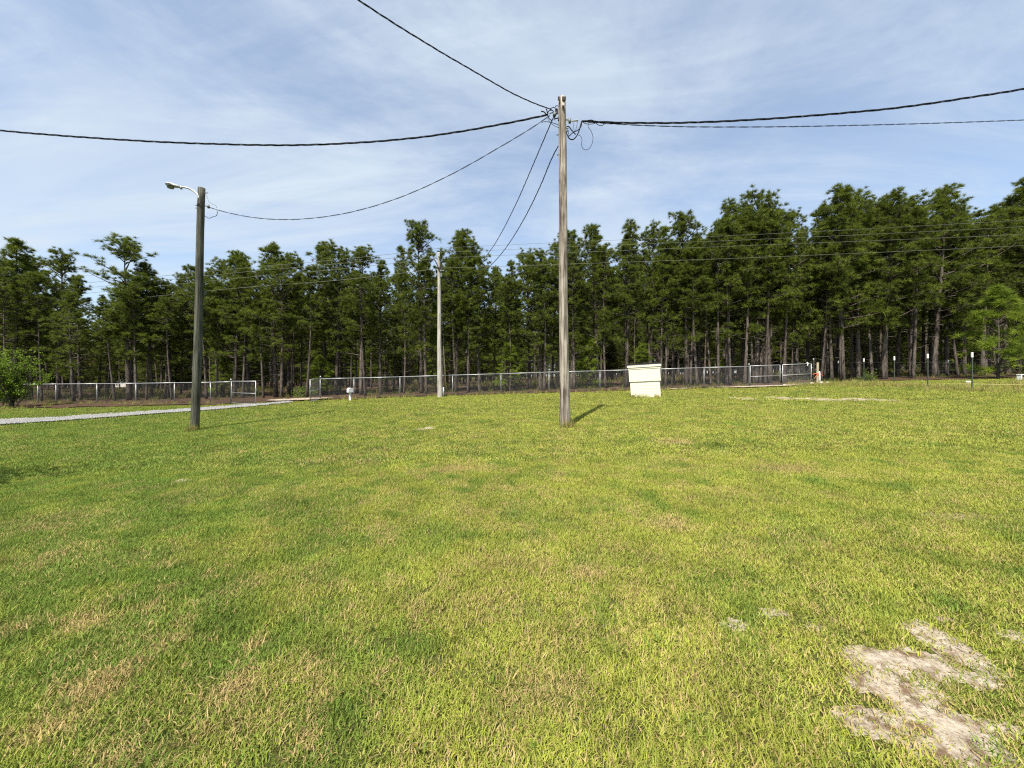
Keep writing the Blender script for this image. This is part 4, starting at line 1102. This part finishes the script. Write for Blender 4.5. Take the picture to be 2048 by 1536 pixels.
# leaning wooden stake with orange tape, pale rocks
sx0, sy0 = bx(1634, 23.3), 23.3
r_ = empty('wooden_stake', (sx0, sy0, G(sx0, sy0)))
mb = MB(); mb.tube([(0, 0, -.2), (.03, 0, .5), (.06, .02, 1.32)], [.075, .07, .062], 7); mb.build('stake', M['old_wood'], r_)
mb = MB(); mb.tube([(.14, -.06, -.1), (.12, -.06, .45), (.10, -.05, .78)], [.04, .042, .038], 7); mb.build('white_pipe', M['white_paint'], r_, True)
mb = MB(); mb.tube([(.045, 0, .56), (.05, 0, .66)], [.085, .083], 8); mb.build('tape_wrap', M['orange'], r_)
for k, (ax, ay, az) in enumerate([(-.30, -.05, .60), (.28, -.12, .50), (-.22, -.08, .34), (.24, -.05, .68), (-.12, -.16, .42), (.1, -.18, .36)]):
    m_ = MB(); c = np.array([.04, -.05, .62]); e = np.array([ax, ay, az]); q = (c + e) / 2 + np.array([0, 0, .05])
    wv = np.array([0, .006, .014])
    m_.add([c - wv, c + wv, q + wv, q - wv, e + wv * 1.2, e - wv * .8, c - wv + (0, .006, 0), c + wv + (0, .006, 0), q + wv + (0, .006, 0), q - wv + (0, .006, 0), e + wv * 1.2 + (0, .006, 0), e - wv * .8 + (0, .006, 0)],
           [(0, 1, 2, 3), (3, 2, 4, 5), (7, 6, 9, 8), (8, 9, 11, 10), (1, 7, 8, 2), (2, 8, 10, 4), (0, 3, 9, 6), (3, 5, 11, 9), (4, 10, 11, 5)])
    m_.build('tape_streamer', M['orange'], r_)
tag(r_, 'old wooden stake wrapped in orange tape right of the closed gate', 'stake')
for k, (px, Y, s, lab) in enumerate([(1624, 23.1, .17, 'pale rock at the foot of the right gate post'), (1642, 23.0, .2, 'largest pale rock right of the orange taped stake'),
                                     (1655, 23.4, .14, 'small pale rock farthest right of the orange taped stake'), (1937, 20.0, .16, 'whitish rock lying in the grass behind the nearest white tipped post')]):
    v, f = stone(40 + k); xx_ = bx(px, Y)
    o = link('rock', mesh_from('rock', v * s, f, M['rock'], False), None, (xx_, Y, G(xx_, Y) + s * .35)); o.rotation_euler = (0, 0, k * 1.3)
    tag(o, lab, 'rock', 'pale rocks by the gate')

# ------------------------------------------------------------------ steel posts with white tips, wire fence
TP = [(1677, 722, 26.6, 'white tipped steel post farthest left, nearest the orange taped stake'), (1728, 717, 23.6, 'second white tipped green steel post from the gate'),
      (1789, 713, 20.4, 'third white tipped green steel post from the gate'), (1856, 708, 18.0, 'fourth white tipped green steel post from the gate'),
      (1945, 705, 15.9, 'nearest and tallest looking white tipped green steel post'), (1897, 720, 25.0, 'farthest white tipped steel post, between the two nearest ones')]
for px, py, Y, lab in TP:
    x = bx(px, Y); g = G(x, Y); h = hz(py, Y) - g
    r_ = empty('steel_post', (x, Y, g))
    mb = MB(); mb.box((0, 0, h / 2 - .15), (.034, .007, h + .3)); mb.box((0, .0195, h / 2 - .15), (.007, .032, h + .3))
    for z in np.arange(.25, h - .25, .12): mb.box((0, -.0095, z), (.02, .012, .03))
    mb.build('shaft', M['green_post'], r_)
    mb = MB(); mb.box((0, .012, h - .10), (.056, .056, .21), 0, .008); mb.build('white_tip', M['white_paint'], r_)
    tag(r_, lab, 'post', 'white tipped steel posts')
def wire_fence(a, b, label, hh=1.1, nrow=7, step=.3):
    r_ = empty('wire_fence', (0, 0, 0))
    n_ = 14
    def pt(t, h):
        x = a[0] + (b[0] - a[0]) * t; y = a[1] + (b[1] - a[1]) * t
        return (x, y, G(x, y) + h)
    for h in np.linspace(.12, hh, nrow):
        mb = MB(); mb.tube([pt(t, h) for t in np.linspace(0, 1, n_)], .0035, 3, False); mb.build('strand', M['wire_mesh'], r_)
    L_ = math.hypot(b[0] - a[0], b[1] - a[1]); mb = MB()
    for s in np.arange(0, L_, step): mb.tube([pt(s / L_, .12), pt(s / L_, hh)], .0025, 3, False)
    o_ = mb.build('stay_wires', M['wire_mesh'], r_); o_['kind'] = 'stuff'
    tag(r_, label, 'fence')
wire_fence((bx(1856, 24.4), 24.4), (37, 25.2), 'thin dark woven wire fence on the pine straw bank at right')
wire_fence((bx(1677, 26.6), 26.6), (bx(1789, 20.4), 20.4), 'thin wire strands between the farther white tipped posts', 1.2, 4, 9)
wire_fence((bx(1789, 20.4), 20.4), (bx(1945, 15.9), 15.9), 'thin wire strands between the nearer white tipped posts', 1.2, 4, 9)
mb = MB()
rp = [(bx(p, Y), Y, G(bx(p, Y), Y) + h) for p, Y, h in ((1790, 19.6, .12), (1860, 18.3, .17), (1945, 17.2, .20), (2010, 16.6, .17), (2100, 16.2, .18), (2200, 16, .1))]
mb.tube(spline(rp, 40), .006, 5); o = mb.build('rope', M['yellow'])
tag(o, 'pale yellow rope strung low over the grass at the right edge', 'rope')
x = bx(2049, 20.5)
r_ = empty('white_bench_frame', (x, 20.5, G(x, 20.5)))
mb = MB(); mb.box((0, 0, .30), (.62, .22, .05), 0, .01); mb.build('top_board', M['white_paint'], r_)
for sx2 in (-.27, .27):
    mb = MB(); mb.box((sx2, 0, .125), (.05, .2, .30), 0, .008); mb.build('leg', M['white_paint'], r_)
tag(r_, 'low white wooden frame cut by the right edge of the view', 'bench')

# ------------------------------------------------------------------ pump shed
sx0, sy0 = 6.28, 18.05          # middle of the front wall
r_ = empty('pump_shed', (sx0, sy0, G(sx0, sy0) - .02))
r_.rotation_euler = (0, R(-3.2), R(-18.5))
LW, UW, D = 1.31, 1.40, 1.05
mb = MB()
mb.box((0, D / 2, .33), (LW, D, .90)); mb.build('lower_wall', M['cream'], r_)
for k in range(5):       # lapped boards of the lower wall
    mb = MB(); mb.box((0, -.006, .08 + k * .142), (LW + .012, .016, .134), 0, .003, rx=R(-1.6)); mb.build('siding_board', M['cream'], r_)
mb = MB(); mb.box((0, D / 2, 1.075), (UW, D + .10, .59), 0, .004); mb.build('upper_wall', M['cream'], r_)
# boxed eaves: a frieze board, a deeper fascia above it, then the dark roof
mb = MB(); mb.box((0, D / 2, 1.405), (UW + .05, D + .14, .07), 0, .004); mb.build('frieze_board', M['cream'], r_)
mb = MB(); mb.box((0, D / 2, 1.497), (UW + .11, D + .20, .10), 0, .005); mb.build('fascia_board', M['cream_light'], r_)
rf_ = MB(); rf_.box((0, D / 2, 1.60), (UW + .10, D + .19, .085), 0, .006, rx=R(1.0)); roof = rf_.build('roof', M['shingle'], r_)
for k in range(9):
    for j in range(6):
        mb = MB(); w_ = (UW + .12) / 6
        yy = -.03 + k * .15
        mb.box((-(UW + .12) / 2 + w_ * (j + .5) + (.012 if k % 2 else -.012), yy, 1.643 + (yy - D / 2) * math.tan(R(1.0))), (w_ - .012, .165, .012), 0, 0, rx=R(2.2)); mb.build('shingle', M['shingle'], roof)
tag(r_, 'small cream painted pump shed with dark flat roof before the fence', 'shed')

# ------------------------------------------------------------------ mailbox on a white post
Y = 21.6; x = bx(700, Y)
r_ = empty('mailbox', (x, Y, G(x, Y)))
mb = MB(); mb.box((0.01, 0, .16), (.10, .10, .62), 0, .006); mb.build('post', M['white_paint'], r_)
prof = [(-.13, 0), (-.13, .16)] + [(-.13 * math.cos(a), .16 + .10 * math.sin(a)) for a in np.linspace(.3, math.pi - .3, 7)] + [(.13, .16), (.13, 0)]
n_ = len(prof); rot = R(35)
vv = []
for dep in (-.2, .2):
    for a, b in prof: vv.append((a * math.cos(rot) - dep * math.sin(rot), a * math.sin(rot) + dep * math.cos(rot), .46 + b))
mb = MB(); mb.add(vv, [tuple(range(n_)), tuple(range(2 * n_ - 1, n_ - 1, -1))] + [(i, i + n_, (i + 1) % n_ + n_, (i + 1) % n_) for i in range(n_)]); bxo = mb.build('box', M['white_paint'], r_)
vv = [(a * .9 * math.cos(rot) + .205 * math.sin(rot) * s_, a * .9 * math.sin(rot) - .205 * math.cos(rot) * s_, .475 + b * .9) for s_ in (1.0, 1.04) for a, b in prof]
mb = MB(); mb.add(vv, [tuple(range(n_ - 1, -1, -1)), tuple(range(n_, 2 * n_))] + [(i, (i + 1) % n_, (i + 1) % n_ + n_, i + n_) for i in range(n_)]); mb.build('door', M['lamp_body'], bxo)
tag(r_, 'small white mailbox on a short white post before the fence', 'mailbox')

# ------------------------------------------------------------------ poles
def pole_shaft(parent, x, y, h, r0, r1, lean, mat, rag=0.0, name='shaft', seg=26, n=20, seed=1):
    rr = np.random.default_rng(seed)
    vv = []; ff = []
    for i in range(seg):
        t = i / (seg - 1); z = -.4 + (h + .4) * t; r_ = r0 + (r1 - r0) * t
        ox = lean[0] * max(z, 0) / h; oy = lean[1] * max(z, 0) / h
        wob = .012 * math.sin(t * 7 + seed)
        for k in range(n):
            a = 6.28318 * k / n
            rad = r_ * (1 + .035 * math.sin(3 * a + seed + t * 2) + .012 * rr.normal()) * (1 + .10 * max(0, .06 - t) / .06)
            zz = z + (rag * rr.uniform(-1, .3) if i == seg - 1 else 0)
            vv.append((ox + wob + rad * math.cos(a), oy + rad * math.sin(a), zz))
    for i in range(seg - 1):
        for k in range(n):
            j = (k + 1) % n; ff.append((i * n + k, i * n + j, (i + 1) * n + j, (i + 1) * n + k))
    c = len(vv); vv.append((lean[0], lean[1], h - rag))
    for k in range(n): ff.append(((seg - 1) * n + k, (seg - 1) * n + (k + 1) % n, c))
    return link(name, mesh_from(name, vv, ff, mat, True), parent)

# main pole
PX, PY = bx(1130, 10.0), 10.0
PG = G(PX, PY)
main = empty('utility_pole', (PX, PY, PG))
PH = hz(195, 10.0) - PG
pole_shaft(main, PX, PY, PH, .132, .094, (bx(1123.5, 10) - PX, 0), M['pole_grey'], .07, seed=2)
tag(main, 'tall weathered grey wooden utility pole in the middle of the lawn', 'utility pole')
def rel(px, py, Y, root):
    p = P(px, py, Y); l = root.location
    return (p[0] - l[0], p[1] - l[1], p[2] - l[2])
Yf = 9.885
mb = MB(); mb.box(rel(1126.5, 213.5, Yf - .005, main), (.062, .02, .075), 0, .004); mb.build('square_washer', M['dark_metal'], main)
mb = MB(); mb.tube([rel(1126.5, 213.5, Yf - .05, main), rel(1126.5, 213.5, Yf + .02, main)], .014, 8); mb.build('bolt', M['dark_metal'], main)
for px in (1117.5, 1126, 1130):
    mb = MB(); c = rel(px, 197, Yf + .01, main); mb.box((c[0], c[1], c[2]), (.045, .03, .10), .2, .006); mb.build('metal_strap', M['dark_metal'], main)
mb = MB(); mb.tube([(-.135 + .0018 * k - .012 * (k == 0), -.045, PH * (k / 12.0) * .96) for k in range(13)], .006, 5); mb.build('ground_wire', M['dark_metal'], main)
# clevis bracket and spool insulators on the left
mb = MB(); mb.box(rel(1113, 223, 10, main), (.075, .07, .14), 0, .015); mb.build('clevis_bracket', M['dark_metal'], main)
mb = MB(); mb.tube([rel(1109, 226, 9.95, main), rel(1109, 232, 9.95, main)], [.045, .045], 10); mb.build('spool_insulator', M['ceramic'], main, True)
mb = MB(); mb.tube([rel(1116, 236, 9.98, main), rel(1111, 237.5, 9.97, main), rel(1109, 236, 9.97, main)], .014, 6); mb.build('hook', M['dark_metal'], main)
mb = MB(); mb.box(rel(1117, 238, 9.97, main), (.03, .05, .08), 0, .005); mb.build('hook_plate', M['dark_metal'], main)
# right side
for dy_ in (0, 3.5):
    mb = MB(); mb.tube([rel(1129, 237.5 + dy_, 10, main), rel(1139, 240 + dy_ * .4, 10, main)], .010, 6); mb.build('eye_bolt', M['bare_wire'], main)
mb = MB(); mb.tube([rel(1139.5, 238, 10, main), rel(1139.5, 246, 10, main)], [.035, .035], 10); mb.build('spool_insulator', M['ceramic'], main, True)
mb = MB(); mb.tube([rel(1143, 242, 10, main), rel(1156, 241, 10, main)], [.016, .022], 7); mb.build('wedge_clamp', M['bare_wire'], main)
for a_, b_ in (((1114, 270), (1116.5, 269)), ((1115, 310), (1117, 309)), ((1136, 257), (1133, 256)), ((1135, 262), (1132, 262)), ((1124.5, 281), (1124.5, 281.5))):
    mb = MB(); mb.tube([rel(*a_, 9.93, main), rel(*b_, 9.97, main)], .018, 6); mb.build('staple', M['galv'], main)

def twisted(name, pts, label, strands=3, rad=.010, gap=.011, pitch=.42, mat='cable', n=None, group='overhead cables', sides=5):
    """bundled service cable: insulated strands wound round each other"""
    q = spline(pts, 400)
    L_ = float(np.sum(np.linalg.norm(np.diff(q, axis=0), axis=1)))
    n = n or int(min(L_ / pitch * 14, 700))
    q = spline(pts, n)
    d = np.r_[0, np.cumsum(np.linalg.norm(np.diff(q, axis=0), axis=1))]
    T = np.gradient(q, axis=0); T /= np.linalg.norm(T, axis=1, keepdims=True)
    s = np.cross(T, [0, 0, 1.0]); s /= np.maximum(np.linalg.norm(s, axis=1, keepdims=True), 1e-6); w = np.cross(T, s)
    r_ = empty(name, tuple(q[0]))
    for k in range(strands):
        a = d / pitch * 6.28318 + k * 6.28318 / strands
        g = gap if strands > 1 else 0
        c = q + g * (np.cos(a)[:, None] * s + np.sin(a)[:, None] * w) - q[0]
        mb = MB(); mb.tube(c, rad if k or strands == 1 else rad * .8, sides)
        mb.build('strand', M[mat if (k or strands == 1) else mat], r_, True)
    tag(r_, label, 'cable', group)
    return r_
def wire1(name, pts, label, rad, mat='cable', n=60, group='overhead cables', cat='cable'):
    mb = MB(); mb.tube(spline(pts, n), rad, 5)
    o_ = mb.build(name, M[mat], None, True); tag(o_, label, cat, group); return o_

twisted('overhead_cable', [P(1103, 219, 10.0), P(1040, 194, 9.2), P(945, 141, 8.1), P(850, 85, 7.2), P(717, 0, 6.2), (-4.6, 3.0, 7.35)], 'black twisted cable rising to the top edge of the view', 3, .0065, .009, .95)
twisted('overhead_cable', [P(1096, 229.5, 10.0), P(1000, 249, 10.05), P(860, 272, 10.15), P(640, 289, 10.3), P(400, 287, 10.5), P(160, 274, 10.7), P(0, 261, 10.85), P(-170, 243, 11.0)], 'thick black twisted cable sweeping from the tall pole to the left edge', 3, .0115, .015, 1.25)
LPX, LPY = bx(390, 11.5), 11.5
twisted('overhead_cable', [P(1100, 231, 10.0), P(1060, 258, 10.05), P(1000, 294, 10.15), P(900, 350, 10.35), P(780, 402, 10.65), P(660, 432, 10.95), P(580, 439, 11.1), P(500, 434, 11.3), P(418, 414.5, 11.45)], 'slim twisted cable sagging between tall pole and streetlight pole', 2, .0065, .0075, .8)
FPX, FPY = bx(880, 22.3), 22.3
twisted('overhead_cable', [P(1108, 232, 10.0), P(1098, 255, 10.25), P(1072, 316, 11.2), P(1030, 412, 13.4), P(980, 502, 16.8), P(940, 548, 19.4), P(910, 563, 21.0), P(886, 552, 22.2)], 'left one of two twisted cables dropping from tall pole to far pole', 3, .0065, .009, .9)
twisted('overhead_cable', [P(1116.5, 292, 10.0), P(1106, 312, 10.3), P(1085, 362, 11.2), P(1040, 452, 13.8), P(990, 522, 17.2), P(948, 560, 19.6), P(912, 570, 21.0), P(886, 557, 22.2)], 'right one of two twisted cables dropping from tall pole to far pole', 3, .007, .0095, .9)
twisted('overhead_cable', [P(1164, 242, 10.0), P(1215, 244.5, 9.95), P(1330, 246, 9.85), P(1480, 241, 9.7), P(1640, 230, 9.5), P(1800, 215, 9.3), P(1940, 195, 9.15), P(2048, 178, 9.05), P(2200, 150, 8.9)], 'thick black twisted cable running from the tall pole to the right edge', 3, .0115, .015, 1.25)
twisted('overhead_cable', [P(1164, 243, 10.0), P(1215, 247, 10.1), P(1330, 252.5, 10.3), P(1500, 254, 10.7), P(1700, 251, 11.2), P(1900, 245.5, 11.6), P(2048, 240, 12.0), P(2200, 233, 12.4)], 'thinner lower cable running from the tall pole to the right edge', 2, .0075, .0085, .8)
# jumper loops around the pole head
LOOPS = [([(1131, 256, 9.98), (1136, 253, 9.93), (1143, 260, 9.92), (1151, 269, 9.92)], .014, 'dark tap cable leaving the pole below the right insulator'),
         ([(1133, 262, 9.96), (1137, 272, 9.93), (1146, 265, 9.92), (1156, 260, 9.93), (1161, 255, 9.94), (1163, 242, 9.96)], .012, 'cable loop crossing up to the right clamp'),
         ([(1136, 273, 9.94), (1140, 278, 9.93), (1146, 279, 9.93), (1151, 275, 9.93), (1156, 267, 9.94), (1160, 255, 9.95), (1163, 243, 9.97)], .015, 'thick sagging cable loop right of the pole head'),
         ([(1156, 270, 9.95), (1161, 272, 9.95), (1163.5, 277, 9.95), (1163, 290, 9.95), (1165, 296, 9.95), (1171, 300, 9.95), (1178, 297.5, 9.95), (1183, 290, 9.95), (1186, 275, 9.95), (1182, 262, 9.95), (1176, 252, 9.96), (1177, 246.5, 9.97), (1183, 245, 9.98)], .0065, 'thin hanging cable loop, largest of the loops at the pole head'),
         ([(1163, 242, 9.97), (1172, 247.5, 9.95), (1184, 248, 9.95), (1191, 246, 9.96), (1186, 240.5, 9.97), (1179, 240, 9.97), (1172, 242.5, 9.98)], .0085, 'small curled cable loop on the right cable near the pole'),
         ([(1192, 246, 9.95), (1197, 250, 9.93), (1203, 251.5, 9.93), (1209, 247.5, 9.94), (1215, 244, 9.95)], .009, 'short drooping tap on the right cable'),
         ([(1132, 261, 9.97), (1135, 260, 9.94), (1137.5, 263, 9.93), (1136.5, 268, 9.93), (1135, 273, 9.94)], .008, 'tiny cable curl touching the pole at right'),
         ([(1146, 243, 9.98), (1147.5, 256, 9.95), (1149, 264, 9.93)], .005, 'left one of two thin tie wires below the right clamp'),
         ([(1155, 243, 9.98), (1153, 254, 9.95), (1151, 262, 9.93)], .005, 'right one of two thin tie wires below the right clamp'),
         ([(1117, 250, 9.97), (1108, 246.5, 9.95), (1098, 244, 9.95), (1086, 244, 9.96), (1083, 245, 9.98)], .008, 'upper thin lead from the pole to the slim left cable'),
         ([(1117, 255, 9.97), (1108, 251, 9.95), (1100, 244, 9.95), (1095, 237, 9.96)], .006, 'lower thin lead from the pole to the left cables'),
         ([(1108, 240, 9.96), (1108, 226, 9.94), (1105, 221, 9.93), (1099, 221, 9.93), (1096, 225, 9.94), (1096, 232, 9.96), (1104, 241, 9.97)], .012, 'dark cable loop left of the pole head'),
         ([(1096, 231, 9.96), (1092, 228, 9.94), (1088, 224, 9.93), (1082, 223, 9.93)], .015, 'left pointing capped cable tail at the pole head'),
         ([(1096, 228, 9.95), (1094, 222, 9.94), (1092.5, 218, 9.94)], .014, 'upright capped cable tail at the pole head'),
         ([(1099, 228, 9.95), (1104, 225.5, 9.93), (1108, 225, 9.94)], .012, 'short cable tail between the loops at the pole head'),
         ([(1100, 218, 9.97), (1107, 215, 9.95), (1112, 217, 9.95), (1114, 222, 9.96)], .009, 'thin cable bow just left of the pole head'),
         ([(1110, 214, 9.97), (1113, 211.5, 9.95), (1117, 213, 9.96)], .009, 'topmost little cable bow at the pole head')]
for pts, rad, lab in LOOPS:
    wire1('cable_loop', [P(*p) for p in pts], lab, rad, n=36, group='cable loops at the pole head')

# streetlight pole
lp = empty('streetlight_pole', (LPX, LPY, G(LPX, LPY)))
LH = hz(376, 11.5) - G(LPX, LPY)
pole_shaft(lp, LPX, LPY, LH, .113, .092, (bx(403.5, 11.5) - LPX, 0), M['pole_green'], .008, seed=5)
mb = MB(); mb.tube(spline([rel(397.5, 398, 11.42, lp), rel(396.5, 391, 11.42, lp), rel(392, 386, 11.42, lp), rel(384, 380, 11.40, lp), rel(375, 376, 11.36, lp), rel(361, 374.5, 11.3, lp)], 18), .026, 10); mb.build('arm', M['lamp_body'], lp, True)
mb = MB(); mb.box(rel(397.5, 395, 11.44, lp), (.05, .06, .26), 0, .008); mb.build('arm_bracket', M['lamp_body'], lp)
hv = []; hf = []
sec = [(361, 374.5, .035, .032), (357, 373.5, .075, .045), (350, 372, .10, .055), (345, 370.8, .125, .07), (338, 370, .125, .065), (335.2, 370.8, .085, .035)]
for i, (px, py, wy_, hz_) in enumerate(sec):
    c = rel(px, py, 11.3 - .006 * i, lp)
    for k in range(10):
        a = 6.28318 * k / 10
        hv.append((c[0], c[1] + wy_ * math.cos(a), c[2] + hz_ * math.sin(a) * (1 if math.sin(a) > 0 else .55)))
for i in range(len(sec) - 1):
    for k in range(10):
        j = (k + 1) % 10; hf.append((i * 10 + k, i * 10 + j, (i + 1) * 10 + j, (i + 1) * 10 + k))
hf += [tuple(range(9, -1, -1)), tuple(range((len(sec) - 1) * 10, len(sec) * 10))]
lamp = link('lamp_head', mesh_from('lamp_head', hv, hf, M['lamp_body'], True), lp)
mb = MB(); c = rel(341, 374.3, 11.27, lp); mb.tube([(c[0], c[1], c[2] - .045), (c[0], c[1], c[2] - .03), (c[0], c[1], c[2] + .03)], [.03, .075, .10], 12); mb.build('lens', M['lens'], lamp, True)
mb = MB(); c = rel(341, 369.2, 11.22, lp); mb.box((c[0], c[1] - .06, c[2] - .015), (.12, .05, .06), 0, .012, rx=R(20)); mb.build('side_panel', M['lens'], lamp)
mb = MB(); c = rel(361, 375, 11.3, lp); mb.tube([(c[0] + .02, c[1], c[2] - .05), (c[0] + .02, c[1], c[2] + .04)], .028, 8); mb.build('slip_clamp', M['galv'], lamp, True)
for a_, b_ in (((409, 385.8), (416, 386)), ((398, 410.8), (391, 410.5)), ((397, 416.5), (391, 416)), ((409, 412), (416, 412.5))):
    mb = MB(); mb.tube([rel(*a_, 11.46, lp), rel(*b_, 11.44, lp)], .012, 6); mb.build('bolt', M['dark_metal'], lp)
mb = MB(); mb.tube([rel(416, 410, 11.45, lp), rel(417.5, 416, 11.45, lp)], .035, 8); mb.build('insulator', M['ceramic'], lp, True)
mb = MB(); mb.tube(spline([rel(398, 408, 11.37, lp), rel(403, 404, 11.38, lp), rel(408, 400, 11.42, lp), rel(410, 398, 11.48, lp)], 10), .007, 5); mb.build('strap_wire', M['dark_metal'], lp)
tag(lp, 'dark greenish wooden pole with a streetlight arm at its top left', 'street lamp')
wire1('cable_loop', [P(409, 431, 11.46), P(413, 434, 11.42), P(418, 436.5, 11.42), (P(425, 434, 11.42)), P(433, 431, 11.42), P(434, 421, 11.42)], 'thin bent lead below the cable at the streetlight pole', .008, n=24, group='leads at the streetlight pole')
wire1('cable_loop', [P(411, 389, 11.47), P(415, 395, 11.44), P(417, 402, 11.44), P(424, 408, 11.43), P(432, 412, 11.43), P(433, 416, 11.42)], 'faint thin lead hanging from the top of the streetlight pole', .004, n=24, group='leads at the streetlight pole')

# far pole at the road
fp = empty('utility_pole', (FPX, FPY, G(FPX, FPY)))
FPH = hz(505, 22.3) - G(FPX, FPY)
pole_shaft(fp, FPX, FPY, FPH, .150, .080, (bx(877.5, 22.3) - FPX, 0), M['pole_pale'], .02, seed=9)
def fbox(nm, px, py, sz, mat, dyy=-.16):
    mb = MB(); c = rel(px, py, 22.3 + dyy, fp); mb.box(c, sz, 0, .012); mb.build(nm, M[mat], fp)
fbox('top_bracket', 878, 510, (.12, .10, .22), 'galv'); fbox('cutout_switch', 884, 537, (.07, .08, .40), 'dark_metal'); fbox('cutout_switch', 882.5, 550, (.09, .08, .22), 'ceramic')
fbox('neutral_bracket', 878, 536, (.16, .08, .12), 'dark_metal'); fbox('side_bracket', 884, 541, (.22, .06, .06), 'galv')
for py in (497, 506, 516):
    mb = MB(); c = rel(878 + (506 - py) * .3, py, 22.3, fp); mb.tube([(c[0], c[1], c[2] - .14), (c[0], c[1], c[2] - .02), (c[0], c[1], c[2]), (c[0], c[1], c[2] + .04)], [.02, .055, .06, .03], 8); mb.build('pin_insulator', M['ceramic'], fp, True)
mb = MB(); mb.tube(spline([rel(862, 520, 22.2, fp), rel(868, 519, 22.1, fp), rel(873, 527, 22.1, fp), rel(877, 536, 22.1, fp)], 14), .03, 6); mb.build('jumper', M['dark_metal'], fp)
mb = MB(); c = rel(887, 775, 22.15, fp); mb.tube([(c[0], c[1], -.1), (c[0], c[1], c[2] + .02)], .05, 8); mb.build('ground_pipe', M['galv'], fp, True)
tag(fp, 'pale bleached utility pole standing at the fence', 'utility pole')
r_ = empty('guy_wire', P(892.5, 778, 22.6))
a_ = np.array(P(892.5, 790, 22.7)); b_ = np.array(P(881, 560, 22.35)); c_ = np.array(P(892.3, 778, 22.68)); d_ = np.array(P(886.5, 692, 22.52)); l_ = np.array(r_.location)
mb = MB(); mb.tube([a_ - l_, b_ - l_], .008, 5); mb.build('wire', M['galv'], r_)
mb = MB(); mb.tube([c_ - l_, d_ - l_], .026, 7); mb.build('guard_sleeve', M['yellow'], r_, True)
tag(r_, 'thin guy wire with a yellowish sleeve behind the pale far pole', 'guy wire')
# four line wires along the road
for i, (yl, y5, yp, y9, y15, yr) in enumerate([(580.6, 535, 496.5, 492, 469.5, 440), (591.5, 543, 505, 502, 479.5, 453), (602.5, 554, 516, 513, 491, 468), (620.7, 574, 536.5, 535, 515.5, 491)]):
    pts = [P(-320, yl + 26, 29.8), P(0, yl, 27.6), P(250, (yl + y5) / 2 + 1.0, 26.0), P(500, y5, 24.5), P(700, (y5 + yp) / 2 + (1.2 if i < 3 else 3), 23.4), P(879, yp, 22.3)]
    pts2 = [P(879, yp, 22.3), P(1180, (y9 + y15) / 2 + 1.5, 21.7), P(1500, y15, 21.1), P(1780, (y15 + yr) / 2 + .5, 20.6), P(2048, yr, 20.2), P(2400, yr - 28, 19.6)]
    nm = ['topmost', 'second', 'third', 'lowest'][i]
    wire1('line_wire', pts, '%s of the four road wires left of the pale far pole' % nm, .011 if i < 3 else .0125, 'far_wire', 80, 'road line wires', 'wire')
    wire1('line_wire', pts2, '%s of the four road wires right of the pale far pole' % nm, .0080 if i < 3 else .0095, 'far_wire', 80, 'road line wires', 'wire')

# ------------------------------------------------------------------ a house glimpsed far through the trunks
hx, hy = bx(226, 62), 62
r_ = empty('distant_house', (hx, hy, G(hx, hy)), R(8))
mb = MB(); mb.box((0, 0, 1.3), (9, 6, 3.0)); mb.build('wall', M['house_wall'], r_)
mb = MB(); mb.add([(-4.9, -3.5, 2.8), (4.9, -3.5, 2.8), (4.9, 3.5, 2.8), (-4.9, 3.5, 2.8), (-4.9, 0, 4.6), (4.9, 0, 4.6)], [(0, 1, 5, 4), (2, 3, 4, 5), (0, 4, 3), (1, 2, 5), (3, 2, 1, 0)]); mb.build('roof', M['house_roof'], r_)
for wx_ in (-2.8, 0, 2.8):
    mb = MB(); mb.box((wx_, -3.02, 1.5), (1.0, .06, 1.2)); f_ = mb.build('window', M['white_paint'], r_)
    mb = MB(); mb.box((wx_, -3.06, 1.5), (.86, .03, 1.05)); mb.build('pane', M['glass'], f_)
tag(r_, 'pale house with reddish roof glimpsed far through the trunks at left', 'house')
